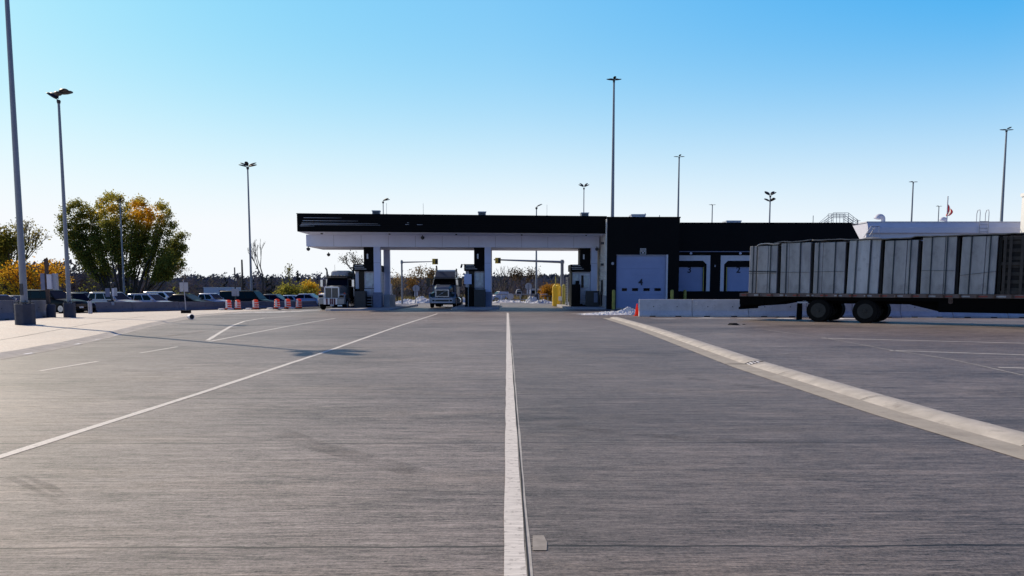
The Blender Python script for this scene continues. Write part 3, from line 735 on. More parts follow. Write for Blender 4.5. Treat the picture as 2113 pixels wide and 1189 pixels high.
# crossover stair with handrails on the roof
Yc = 66; zc = zt2-.3
def rp(px, py): return W(px,py,Yc)
st = thing('roof_stair', 'pale steel crossover stair with handrails on the black roof', 'stair', (rp(1735,462).x, Yc, zc))
def loc(px, py, dy=0): p = rp(px,py); return (p.x-rp(1735,462).x, dy, p.z-zc)
for dy in (-.5,.5):
    mb = MB()
    for px in (1714,1721,1738,1745.5): mb.cyl(loc(px,463.5,dy), loc(px,441 if px<1746 else 441,dy), .022, n=6)
    for py in (440.5,444.5,448.5): mb.cyl(loc(1714,py,dy), loc(1745.5,py,dy), .02, n=6)
    for k in range(3):
        mb.cyl(loc(1745.5,441+k*5,dy), loc(1765,456+k*3.5,dy), .02, n=6); mb.cyl(loc(1714,443+k*6,dy), loc(1695,459+k*2,dy), .018, n=6)
    mb.cyl(loc(1765,463,dy), loc(1765,455,dy), .022, n=6); mb.cyl(loc(1755,463,dy), loc(1755,449,dy), .02, n=6)
    mb.build('handrail', M['galv'], st)
mb = MB(); a, b = loc(1714,461), loc(1745.5,461); mb.box(a[0], b[0], -.5, .5, a[2]-.05, a[2])
for k in range(4):
    q = loc(1748+k*5, 461.5+k*.5); mb.box(q[0]-.12, q[0]+.12, -.5, .5, q[2]-.04, q[2])
mb.build('tread', M['galv'], st)

# ------------------------------------------------------------------ pale building further right
YW = 70; xw = W(1788,468,YW).x; zw = W(1900,460,YW).z
wb = thing('pale_warehouse', 'long pale flat-roofed building rising behind the loaded trailer', 'building', (0,0,0))
MB().box(xw, 75, YW, YW+24, -.6, zw).build('wall', M['offwhite'], wb)
MB().box(xw-.06, 75.05, YW-.13, YW+24, zw, zw+.12).build('roof_edge', M['surround'], wb)
MB().prism([(YW-.28,zw-.95),(YW-.003,zw-.95),(YW-.003,zw-.003),(YW-.10,zw-.003),(YW-.28,zw-.45)], 'x', xw+.003, 75).build('eave', M['offwhite'], wb)
ld = MB(); xl0, xl1 = bx(2013,YW-.3), bx(2031,YW-.3); zl = W(2020,433,YW-.3).z
for x in (xl0, xl1):
    pts = [(x,YW-.4,1.0),(x,YW-.4,zl-.25),(x+.05,YW-.25,zl),(x+.12,YW+.15,zl),(x+.16,YW+.35,zl-.3),(x+.16,YW+.35,zw)]
    ld.tube(pts, .03, 8)
k = 1.3
while k < zw+.2: ld.cyl((xl0,YW-.4,k),(xl1,YW-.4,k),.022,n=6); k += .32
tag(ld.build('roof_ladder', M['signback'], None), 'steel ladder with looped handrails climbing the pale building', 'ladder')
br = MB(); q = lambda px,py,Y=YW-.8: tuple(W(px,py,Y))
br.tube([q(1782,490),q(1798,467),q(1816,467)], .03, 8); br.tube([q(1794,487),q(1805,470)], .035, 8); br.cyl(q(1801,467),q(1801,490),.025,n=8); br.cyl(q(1814,467),q(1814,490),.025,n=8)
br.cyl(q(1816,467),(q(1816,467)[0],YW,q(1816,467)[2]),.03,n=8)
tag(br.build('pipe_bracket', M['signback'], None), 'bent pipe bracket on the left corner of the pale building', 'bracket')
for px, py, sc, Y, lab in ((1820,442,1.0,74,'larger gooseneck roof vent near the left corner of the pale roof'),(1950,445,.75,78,'smaller gooseneck roof vent at the foot of the red and white flag')):
    p = W(px,460,Y); h = W(px,py,Y).z - zw
    t = thing('gooseneck_vent', lab, 'roof vent', (p.x, Y, zw), 0, 'gooseneck vents on the pale roof')
    mb = MB(); r = .27*sc; hh = h-.28*sc
    mb.cyl((.1*sc,0,0),(.1*sc,0,hh*.7),r*.75,n=14)
    prev = None; rings = []
    for k in range(8):
        a = R(-5 + k*24); cx, cz = .1*sc-.32*sc+.32*sc*math.cos(a), hh*.7+.32*sc*math.sin(a); rr = r*(.75+.06*k)
        d = Vector((math.cos(a),0,math.sin(a)))
        rings.append([tuple(Vector((cx,0,cz))+d*rr*math.cos(s)+Vector((0,1,0))*rr*math.sin(s)) for s in [2*math.pi*j/14 for j in range(14)]])
    mb.loft(rings); mb.build('hood', M['surround'], t, smooth=True)
    MB().box(-.5*sc,.6*sc,-.45*sc,.45*sc,0,.1).build('curb_base', M['signback'], t)
xt = W(2107.5,430,68.2).x; o = MB().box(xt, xt+2.2, 66, 68.2, -.3, W(2110,400,66).z).box(xt-.08, xt+2.3, 65.9, 68.3, W(2110,400,66).z, W(2110,393,66).z)
tag(o.build('white_tower', M['siding'], None), 'plain white tower block at the right edge beyond the trailer', 'tower')

# ------------------------------------------------------------------ light poles
def luminaire(mb, hub, az, L, wd, th, tilt, start=.14):
    d = Vector((math.cos(az), math.sin(az), 0)); s = Vector((-math.sin(az), math.cos(az), 0))
    f = d*math.cos(tilt) + Vector((0,0,1))*math.sin(tilt); n = s.cross(f)*-1 if False else f.cross(s)
    if n.z < 0: n = -n
    o = Vector(hub) + f*start
    def ring(t, w_, h_, k=0): 
        c = o + f*t
        return [tuple(c + s*(w_/2)*math.cos(a) + n*(h_/2)*math.sin(a)*(1.0 if math.sin(a) > 0 else .35)) for a in [2*math.pi*j/10 for j in range(10)]]
    mb.loft([ring(0,wd*.3,th*.5), ring(L*.18,wd*.7,th*.95), ring(L*.5,wd,th), ring(L*.85,wd*.85,th*.7), ring(L,wd*.5,th*.3)])
def light_pole(base, ztop, r0, r1, heads, label, size=(.8,.42,.22), block=None, group='floodlight poles round the yard', lens=False, rz=0):
    t = thing('light_pole', label, 'light pole', base, rz, group)
    h = ztop - base[2]; z0 = 0
    if block:
        wd, bh = block; z0 = bh
        mb = MB(); mb.prism([(wd/2*math.cos(R(22.5+45*k)), wd/2*math.sin(R(22.5+45*k))) for k in range(8)], 'z', -.3, bh)
        cb = mb.build('concrete_base', M['basec'], t, bevel=.03)
        mb = MB()
        for k in range(4):
            a = R(45+90*k); mb.cyl((r0*1.6*math.cos(a), r0*1.6*math.sin(a), bh), (r0*1.6*math.cos(a), r0*1.6*math.sin(a), bh+.14), .025, n=6)
        mb.box(-r0*1.9, r0*1.9, -r0*1.9, r0*1.9, bh+.03, bh+.07); mb.build('base_plate', M['darkmetal'], t)
    MB().cyl((0,0,z0+.02),(0,0,h),r0,r1,n=12 if r0 < .15 else 14).build('shaft', M['galv'], t, smooth=True)
    if block and r0 > .12: MB().box(-.06,.06,-r0-.02,-r0+.04,z0+.35,z0+.8).build('access_cover', M['darkmetal'], t)
    s = size[0]
    MB().lathe([(r1*1.2,h-.32*s),(.16*s,h-.22*s),(.18*s,h-.05*s),(.12*s,h+.02*s)],(0,0,0),12).build('bracket', M['darkmetal'], t, smooth=True)
    for (az, tilt, dz) in heads:
        mb = MB(); luminaire(mb, (0,0,h+dz), R(az), *size, R(tilt)); mb.bar((0,0,h+dz),(.3*s*math.cos(R(az)),.3*s*math.sin(R(az)),h+dz+.3*s*math.sin(R(tilt))),.06*s)
        mb.build('luminaire', M['lampbody'], t, smooth=True)
    return t
M['basec'] = mat('pole_base_concrete', (.05,.055,.075), .85, var=.2, scale=3, bump=.25, spots=(4,.4,(.085,.09,.115)))
M['lampbody'] = mat('floodlight_shell', (.022,.025,.034), .5, .2, var=.25, spec=.3)
def gb(px, py, dz=0):
    p = gp(px, py, dz); return (p.x, p.y, Z(p.x,p.y)+dz)
b1 = gb(41, 671, PAD)
light_pole((b1[0], b1[1]+.35, b1[2]), 14.0, .128, .075, [(20,22,0),(75,22,.1),(160,22,0),(-35,22,.1),(-110,22,0)], 'broadest galvanised pole on a wide base at the left edge, its top out of view', (1.0,.55,.26), block=(.74,.84))
b2 = gb(137.5, 655.5, PAD)
light_pole((b2[0], b2[1]+.3, b2[2]), W(113,204,b2[1]).z, .115, .06, [(178,32,.0),(150,30,.08),(4,10,.3),(-25,6,.38),(32,12,.34),(-62,4,.2)], 'pole with spread floodlights, its base beside the front-facing dark car', (.56,.42,.27), block=(.62,.78))
def far_pole(px, py_top, Y, zb, r0, r1, heads, label, size, px_base=None):
    p = W(px, py_top, Y); q = W(px_base or px, 592, Y)
    return light_pole((p.x, Y, zb), p.z, r0, r1, heads, label, size)
Yp = LOT[0][1]+3.0
far_pole(247.5, 416, 108, -1.6, .15, .08, [(180,18,0),(0,18,0),(-60,18,.1),(110,18,.1)], 'slim pole with a flat lamp cluster in front of the broad green and yellow tree', (.6,.36,.2))
far_pole(511, 345, 77, -.9, .135, .07, [(178,14,0),(160,22,.1),(2,14,0),(28,24,.1),(-80,18,.1)], 'pole with spread lamps rising behind the long black van', (.8,.4,.22))
far_pole(790.5, 416, 112, -.9, .09, .06, [(20,12,.1),(-30,14,.15)], 'short-looking lamp pole above the left part of the canopy roof', (.9,.4,.24))
Y7 = 92
light_pole((W(1106.5,592,Y7).x, Y7, Z(5,Y7)), W(1109,428,Y7).z, .14, .06, [(35,24,.05)], 'single-lamp pole seen through the right lane and above the canopy', (.8,.36,.2), block=(.62,.95))
far_pole(1205, 388, 104, -.6, .07, .06, [(170,25,.1),(140,35,.2),(10,25,.1),(40,35,.2)], 'pole with two raised lamp pairs above the right canopy vent', (.7,.38,.24))
far_pole(1267, 166, 99, -.6, .30, .12, [(180,8,0),(0,8,0),(90,8,.1),(-90,8,.1),(45,10,.15),(135,10,.15)], 'tallest slender mast behind the black building, crowned by a lamp cluster', (.85,.4,.2))
far_pole(1401.5, 324, 168, -.6, .30, .15, [(180,3,0),(0,3,0),(60,30,.1),(-90,10,.1)], 'mast with a small flat T of lamps behind the step of the black roof', (1.05,.5,.22))
far_pole(1470, 423, 270, -.6, .3, .16, [(180,2,0),(0,2,0),(90,10,.1)], 'tiny distant T-headed mast over the lower black roof', (1.1,.5,.24))
t12 = far_pole(1589.5, 404, 107, -.6, .15, .09, [(185,28,.0),(-5,28,0),(150,30,.15),(35,30,.15),(170,26,-.85),(10,26,-.85),(-70,24,-.8)], 'pole with two tiers of floodlights above the lower black roof', (.8,.48,.36))
far_pole(1884.5, 376, 190, -.6, .3, .15, [(180,2,0),(0,2,0),(90,10,.1)], 'T-headed mast standing left of the red and white flag', (1.0,.45,.24))
far_pole(1937.5, 426, 275, -.6, .26, .15, [(180,2,0),(0,2,0),(90,10,.1)], 'smallest T-headed mast just left of the flagpole', (1.0,.45,.26))
far_pole(2077, 269, 121, -.6, .32, .12, [(180,4,0),(0,4,0),(90,10,.1),(-90,10,.1)], 'tall slender mast near the right edge above the pale building', (.95,.42,.22))
far_pole(1769.5, 456, 330, -.6, .3, .18, [(180,2,0),(0,2,0),(90,40,.1)], 'very small T-headed mast right of the steel roof stair', (1.2,.5,.3))
# flag
Yf = 150; p = W(1956,408,Yf); t = thing('flagpole', 'white flagpole with a limp red and white flag above the pale building', 'flagpole', (p.x, Yf, -.6))
MB().cyl((0,0,0),(0,0,p.z+.6),.16,.1,n=12).lathe([(.02,p.z+.6),(.16,p.z+.75),(.02,p.z+.92)],(0,0,0),10).build('pole', M['surround'], t, smooth=True)
zt, zb_ = W(1956,419,Yf).z+.6, W(1956,446,Yf).z+.6
def flag(u0, u1):
    mb = MB(); nu, nv = 8, 16
    for j in range(nv+1):
        v = j/nv; hang = zt - (zt-zb_)*v
        wv = (.15 + .95*math.sin(math.pi*clamp(v*.95+.02,0,1))**.8)
        for i in range(nu+1):
            u = lerp(u0, u1, i/nu)
            mb.v.append((.1 + wv*(u*.85 - .15*math.sin(u*6)*v) - .9*max(0,v-.6)*(1-u), .14*math.sin(u*9+v*3), hang - u*.9*(1-v)))
    mb.f = [(j*(nu+1)+i, j*(nu+1)+i+1, (j+1)*(nu+1)+i+1, (j+1)*(nu+1)+i) for j in range(nv) for i in range(nu)]
    return mb
fl = flag(0,.3).build('flag', M['flagred'], t, smooth=True)
flag(.3,.68).build('white_panel', M['flagwhite'], fl, smooth=True); flag(.68,1.05).build('red_panel', M['flagred'], fl, smooth=True)
# utility poles and signposts on the left
p = W(499,536,105); tag(MB().cyl((0,0,0),(0,0,p.z+1.2),.17,.11,n=10).build('utility_pole', M['bark'], None, (p.x,105,-1.2)), 'bare dark wooden pole standing just left of the lamp pole behind the black van', 'utility pole')
pz = gb(99, 655.5, PAD); h = W(90,534,pz[1]+.3).z - pz[2]
t = thing('sign_post', 'rusty brown post with small sign boxes on a round base by the black car', 'sign post', (pz[0], pz[1]+.3, pz[2]))
MB().lathe([(.23,-.2),(.23,.66),(.18,.72)],(0,0,0),16).build('concrete_base', M['basec'], t, smooth=True)
MB().box(-.075-.12,.075-.12,-.07,.07,.70,h).build('post', M['rust'], t)
MB().box(-.02,.22,-.2,-.08,1.55,2.35).build('sign_box', M['surround'], t)
MB().box(.22,.46,-.1,.06,1.5,2.4).build('sign_box', M['signback'], t)
MB().box(-.42,-.2,-.1,.06,1.5,2.4).build('sign_box', M['plinth'], t)
Yb = LOT[0][1]
def barrier_y(px): 
    s = on_line(px, LOT[0], (LOT[1][0]-LOT[0][0], LOT[1][1]-LOT[0][1])); return lerp(LOT[0][1], LOT[1][1], s)
def post_sign(px, py0, panels, label, dome_=None, base_py=619):
    Y = barrier_y(px)+.12; p = W(px, py0, Y); zb = W(px, base_py+2, Y).z
    t = thing('sign_post', label, 'sign post', (p.x, Y, zb))
    MB().cyl((0,0,0),(0,0,p.z-zb),.075,.06,n=8).build('post', M['darkmetal'], t)
    MB().box(-.28,.28,-.24,.1,-.06,.05).box(-.28,.28,-.24,-.2,-.35,.05).build('clamp', M['signback'], t)
    for (a, b, c, d, m) in panels:
        MB().box(W(a,600,Y).x-p.x, W(b,600,Y).x-p.x, -.14, -.1, W(a,d,Y).z-zb, W(a,c,Y).z-zb).build('sign_panel', M[m], t)
    if dome_:
        dx, dy = dome_; q = W(dx, dy, Y); mb = MB(); mb.bar((-.25,0,q.z-zb+.1),(q.x-p.x,-.1,q.z-zb+.1),.05); mb.build('arm', M['darkmetal'], t)
        mb = MB(); mb.lathe([(.04,.1),(.15,.05),(.16,-.12),(.1,-.25),(.02,-.3)],(q.x-p.x,-.1,q.z-zb),10); mb.build('dome_camera', M['darkmetal'], t, smooth=True)
    return t
post_sign(229, 574, [(219,228,595,613,'plinth'),(232.5,237,595,611,'surround'),(237,243,594,611,'signback')], 'signpost clamped to the barrier in front of the silver sport utility car', (233,585))
post_sign(484, 552, [(479,488,596,611,'signback'),(488.5,494,596,611,'signback')], 'signpost with a side camera clamped to the barrier before the black van', (490.5,569))
fb = gb(384, 646.5, PAD)
t = thing('portable_sign', 'thin sign stand with two grey panels in a black block foot on the pale pad', 'sign stand', (fb[0], fb[1], fb[2]))
MB().box(-.27,.27,-.2,.2,0,.2).build('foot', M['rubber'], t, bevel=.015)
hh = W(380,577,fb[1]).z-fb[2]; MB().cyl((0,0,.2),(-.10,0,hh),.03,n=8).build('post', M['signback'], t)
z0, z1 = W(380,602,fb[1]).z-fb[2], W(380,583,fb[1]).z-fb[2]
MB().box(-.36,-.11,-.03,-.01,z0,z1).build('sign_panel', M['signback'], t); MB().box(-.05,.21,-.03,-.01,z0,z1).build('sign_panel', M['signback'], t)
bk = gb(393,659.5); t = thing('bucket', 'small white bucket with a dark mouth tipped over on the yard', 'bucket', (bk[0], bk[1], bk[2]+.14), R(-40))
mb = MB(); mb.cyl((-.16,0,0),(.16,0,.0),.11,.14,n=14,cap=True); mb.build('shell', M['whiteband'], t, smooth=True)
MB().cyl((.155,0,0),(.163,0,0),.115,.115,n=14).build('mouth', M['tar'], t)

# ------------------------------------------------------------------ concrete barriers
JP = [(-.30,0),(.30,0),(.30,.09),(.13,.30),(.085,.86),(-.085,.86),(-.13,.30),(-.30,.09)]
def barrier(a, b, label, m, h=.86, group=None, old=False):
    a, b = Vector(a), Vector(b); L = (b-a).length; d = (b-a).normalized(); c = (a+b)/2
    t = thing('concrete_barrier', label, 'barrier', c, math.atan2(d.y, d.x), group)
    sl_ = (Z(b.x,b.y)-Z(a.x,a.y))/L; t.rotation_euler = Euler((0, -math.atan(sl_), math.atan2(d.y,d.x)))
    k = h/.86
    body = MB().prism([(u, z*k) for u, z in JP], 'x', -L/2+.012, L/2-.012).build('body', M[m], t, bevel=.02)
    mb = MB()
    for u in (-.24*L, .24*L): mb.box(u-.16, u+.16, -.303, -.2, 0, .055)
    mb.build('lifting_slot', M['tar'], t)
    mb = MB()
    for u in (-.22*L, .22*L): mb.cyl((u,-.125*1.0,.5*k),(u,-.08,.5*k),.03,n=8)
    mb.build('lifting_hole', M['tar'], t)
    return t
# right row, behind the trailer
jl, jr = gp(1319,653.3), gp(2160,656.5)
nb = 8
edges = [1318.5, 1428.5, 1545, 1665, 1759, 1858, 1965, 2078, 2190]
names = ['first concrete barrier of the right row, beside the orange cone and stone heap','second concrete barrier of the right row, with a small white stencil',
         'concrete barrier showing under the overhanging tail of the trailer','concrete barrier half hidden behind the trailer mud flap and rear wheels','concrete barrier hidden behind the front pair of trailer wheels',
         'concrete barrier showing low under the middle of the trailer frame','concrete barrier under the trailer frame left of the crates','concrete barrier at the right edge under the crate stack']
for k in range(nb):
    def at(px):
        s = on_line(px, (jl.x, jl.y), (jr.x-jl.x, jr.y-jl.y)); q = jl.lerp(jr, s); return Vector((q.x, q.y, Z(q.x,q.y)))
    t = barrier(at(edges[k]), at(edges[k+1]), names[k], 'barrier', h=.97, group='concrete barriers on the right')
    if k == 1:
        mb = MB(); L = (at(edges[2])-at(edges[1])).length; x = -L/2+.14
        for a, b, c, d in ((0,.03,0,.2),(.03,.14,.17,.2),(.03,.14,0,.03),(.11,.14,.03,.09),(.11,.14,.11,.17),(.05,.11,.085,.115)): mb.box(x+a, x+b, -.137, -.11, .66+c, .66+d)
        mb.build('stencil', M['whiteband'], t)
# left row along the parking lot
def at2(px):
    s = on_line(px, LOT[0], (LOT[1][0]-LOT[0][0], LOT[1][1]-LOT[0][1])); x, y = lerp(LOT[0][0],LOT[1][0],s), lerp(LOT[0][1],LOT[1][1],s)
    z = -clamp(0.006+(-8-x)*.0005,.006,.020)*clamp(y-30,0,75)+PAD; return Vector((x, y, z))
le = [194, 269, 366, 441, 500, 548, 606, 668]
ln = ['weathered concrete barrier at the near left end of the parking row, before the silver car','weathered concrete barrier before the white sport utility cars','weathered concrete barrier behind the portable sign stand, before the dark sedan',
      'weathered concrete barrier before the pale pickup, left of the first orange barrel','weathered concrete barrier before the black van','weathered concrete barrier between the third and fifth orange barrels','weathered concrete barrier ending at the white-grilled truck']
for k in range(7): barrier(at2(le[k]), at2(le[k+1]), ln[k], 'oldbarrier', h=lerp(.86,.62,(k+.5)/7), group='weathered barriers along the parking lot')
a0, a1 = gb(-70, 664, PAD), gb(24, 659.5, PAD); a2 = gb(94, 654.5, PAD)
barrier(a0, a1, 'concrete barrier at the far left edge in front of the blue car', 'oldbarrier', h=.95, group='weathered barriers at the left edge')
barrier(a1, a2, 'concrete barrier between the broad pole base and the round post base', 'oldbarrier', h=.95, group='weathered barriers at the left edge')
for px, lab in ((184.5,'slim grey bollard by the corner of the dark front-facing car'),(188.5,'slim grey bollard touching the near end of the long left barrier')):
    q = gb(px, 647.5, PAD); tag(MB().lathe([(.07,0),(.07,.82),(.05,.88),(.02,.9)],(0,0,0),10).build('bollard', M['signback'], None, q, smooth=True), lab, 'bollard', 'slim bollards by the parking entrance')
# orange cone and yellow bollards
q = gb(1314, 652); t = thing('traffic_cone', 'tall bright orange traffic cone leaning on the white stone heap', 'cone', q)
MB().box(-.16,.16,-.16,.16,0,.04).build('base', M['conered'], t, bevel=.01)
MB().lathe([(.125,.04),(.12,.10),(.035,.66),(.03,.70),(.022,.71)],(0,0,0),18).build('body', M['conered'], t, smooth=True)
for px, Y, lab in ((1266.5,57.6,'faded yellow bollard left of the door numbered four'),(1387,57.4,'faded yellow bollard right of the door numbered four'),(1413.5,59.6,'faded yellow bollard below the dock door numbered three')):
    x = bx(px,Y); t = thing('yellow_bollard', lab, 'bollard', (x,Y,-.15), 0, 'yellow bollards by the dock doors'); zt = W(px,599.5,Y).z+.15
    MB().cyl((0,0,0),(0,0,zt-.04),.13,n=14).build('post', M['olive'], t, smooth=True)
    MB().lathe([(.13,zt-.04),(.1,zt+.03),(.03,zt+.06)],(0,0,0),14).build('cap', M['olive'], t, smooth=True)
# orange barrels
bn = ['first orange traffic barrel from the left','second orange traffic barrel, close beside the first','third orange barrel, standing apart in front of the black van','fourth orange barrel, first of the right-hand three','fifth orange barrel, middle of the right-hand three','last orange barrel, nearest the white-grilled truck']
proto = None
for i, px in enumerate((472, 491, 528, 572, 594.5, 617)):
    q = gb(px, (639.9,639.6,639,638.2,637.8,637.5)[i], PAD)
    if proto is None:
        t = proto = thing('traffic_barrel', bn[0], 'barrel', q, 0, 'orange traffic barrels along the barrier'); t.scale = (.84,)*3
        MB().lathe([(.46,0),(.46,.07),(.36,.1)],(0,0,0),20).build('rubber_base', M['rubber'], t)
        MB().lathe([(.30,.08),(.30,.30),(.285,.32),(.285,.52),(.27,.54),(.27,.74),(.25,.76),(.25,.96),(.2,1.0)],(0,0,0),20).build('drum', M['orange'], t, smooth=True)
        for za, zb2, r in ((.24,.31,.305),(.45,.52,.292),(.67,.74,.276)): MB().lathe([(r-.04,za),(r,za),(r,zb2),(r-.04,zb2)],(0,0,0),20).build('reflective_band', M['whiteband'], t, smooth=True)
        MB().box(-.2,-.02,-.308,-.26,.3,.94).build('warning_strip', M['whiteband'], t)
        MB().box(-.12,.12,-.03,.03,.98,1.06).build('handle', M['orange'], t)
    else:
        t = copy_tree(proto); t.location = q; t['label'] = bn[i]; t.rotation_euler = (0,0,R([0,12,-8,20,-14,7][i]))
    sb = MB(); n = 10
    sb.lathe([(.05,0),(.22,.02),(.24,.07),(.17,.13),(.03,.15)],(0,0,0),12)
    o = sb.build('sandbag', M['sand'], None, (q[0]-.55, q[1]-.18, q[2]), smooth=True); o.scale = (1.3,.8,1); tag(o, 'white sandbag at the foot of the ' + ['first','second','third','fourth','fifth','sixth'][i] + ' orange barrel from the left', 'sandbag', 'white sandbags beside the barrels')

# white stone heap by the cone
def heap(name, c, rx, ry, hgt, label, m, n=40, seed=1, kind='stuff', rot=0, stones=160, ss=(.04,.13)):
    rnd = random.Random(seed); mb = MB(); ca, sa = math.cos(rot), math.sin(rot)
    amp = [(rnd.uniform(0,6.3), rnd.uniform(0,6.3), rnd.uniform(2,9), rnd.uniform(2,9)) for _ in range(6)]
    def H(u, v):
        r = math.sqrt(u*u+v*v); b = max(0, 1-r)**.8
        return hgt*b*(1+.30*sum(math.sin(u*a[2]+a[0])*math.sin(v*a[3]+a[1]) for a in amp)/1.5)
    for j in range(n+1):
        for i in range(n+1):
            u, v = -1+2*i/n, -1+2*j/n; x, y = u*rx*ca-v*ry*sa+c[0], u*rx*sa+v*ry*ca+c[1]
            z = H(u,v)+rnd.uniform(-1,1)*hgt*.06; mb.v.append((x, y, Z(x,y)+c[2]+(z if H(u,v) > .01 else -.03)))
    mb.f = [(j*(n+1)+i, j*(n+1)+i+1, (j+1)*(n+1)+i+1, (j+1)*(n+1)+i) for j in range(n) for i in range(n)]
    for _ in range(stones):
        u, v = rnd.gauss(0,.42), rnd.gauss(0,.42); x, y = u*rx*ca-v*ry*sa+c[0], u*rx*sa+v*ry*ca+c[1]; s = rnd.uniform(*ss); z = Z(x,y)+c[2]+max(0,H(u,v))
        pts = []
        for k in range(6):
            t = k*math.pi/3; pts.append((x+s*rnd.uniform(.6,1.1)*math.cos(t), y+s*rnd.uniform(.6,1.1)*math.sin(t), z-s*.3))
        top = [(x+(p[0]-x)*.55, y+(p[1]-y)*.55, z+s*rnd.uniform(.4,.9)) for p in pts]
        mb.loft([pts, top])
    return tag(mb.build(name, m), label, 'rubble', kind=kind)
q = gp(1262,649.5); heap('gravel', (q.x, q.y, 0), 2.0, .8, .16, 'heap of white broken stone and crust spilling from the orange cone', M['rubble'], seed=4, rot=R(14), ss=(.03,.075), stones=260)
q = gp(1297,649.5); heap('gravel', (q.x, q.y+.2, 0), 1.0, .55, .34, 'white broken stone piled against the end of the right barrier row', M['rubble'], seed=9, stones=150, ss=(.03,.09))
# small debris
for px, py, s, lab in ((1514,671,.35,'flat dark scrap lying on the yard left of the trailer'),(1605,655.5,.2,'small dark scrap lying below the right barriers'),(2006,668,.08,'small pale stone on the yard below the trailer frame'),(1535,670,.1,'tiny dark stone to the right of the flat scrap')):
    q = gb(px,py); mb = MB(); mb.loft([[(s*math.cos(k)*random.uniform(.5,1.1), s*.5*math.sin(k)*random.uniform(.5,1.1), 0) for k in [j*math.pi/5 for j in range(10)]],
                                       [(s*.6*math.cos(k)*random.uniform(.5,1.1), s*.3*math.sin(k)*random.uniform(.5,1.1), s*.25) for k in [j*math.pi/5 for j in range(10)]]])
    tag(mb.build('scrap' if s > .15 else 'stone', M['wood'] if py != 668 else M['rubble'], None, q), lab, 'debris')

# ------------------------------------------------------------------ vehicles
def wheel(parent, x, y, r, wd, side, rim_m='alloy', name='wheel'):
    """tyre with a rim; side = +1 / -1 tells which way the rim faces along y"""
    mb = MB(); prof = [(r*.62,-wd/2),(r*.93,-wd/2),(r,-wd*.36),(r,wd*.36),(r*.93,wd/2),(r*.62,wd/2)]
    n = 24; vs = []
    for rr, t in prof:
        for k in range(n):
            a = 2*math.pi*k/n; vs.append((x+rr*math.cos(a), y+t, r+rr*math.sin(a)))
    mb.v = vs; m_ = len(prof)
    mb.f = [(i*n+k, i*n+(k+1)%n, (i+1)*n+(k+1)%n, (i+1)*n+k) for i in range(m_-1) for k in range(n)] + [tuple(range(n)), tuple(range((m_-1)*n, m_*n))[::-1]]
    t = mb.build('wheel', M['rubber'], parent, smooth=True)
    mb = MB(); yy = y+side*wd/2
    mb.cyl((x,yy-.02,r),(x,yy+side*.012,r),r*.62,r*.58,n=20)
    for k in range(6):
        a = 2*math.pi*k/6; mb.cyl((x+r*.34*math.cos(a),yy,r+r*.34*math.sin(a)),(x+r*.34*math.cos(a),yy+side*.025,r+r*.34*math.sin(a)),r*.09,n=8)
    mb.cyl((x,yy,r),(x,yy+side*.05,r),r*.17,r*.13,n=12)
    mb.build('rim', M[rim_m], t)
    return t
SPEC = {  # length, width, height, belt, bonnet height at front, tail height, cabin xs (rear base, rear top, front top, front base), wheel radius
 'sedan': dict(L=4.75,W=1.82,H=1.46,belt=.96,nose=.72,tail=.98,cab=(-1.95,-1.15,.15,1.05),wr=.33,deck=1.0,front=.86),
 'wagon': dict(L=4.75,W=1.85,H=1.62,belt=1.0,nose=.78,tail=1.05,cab=(-2.28,-1.9,.25,1.1),wr=.35,deck=1.05,front=.92),
 'suv':   dict(L=4.8,W=1.92,H=1.78,belt=1.12,nose=.88,tail=1.15,cab=(-2.32,-2.12,.15,.95),wr=.38,deck=1.15,front=1.03),
 'pickup':dict(L=5.7,W=1.98,H=1.88,belt=1.18,nose=.98,tail=1.22,cab=(-.95,-.8,.55,1.3),wr=.40,deck=1.22,front=1.12),
 'van':   dict(L=5.7,W=2.0,H=2.06,belt=1.22,nose=.95,tail=1.3,cab=(-2.78,-2.68,1.05,1.75),wr=.36,deck=1.3,front=1.1)}
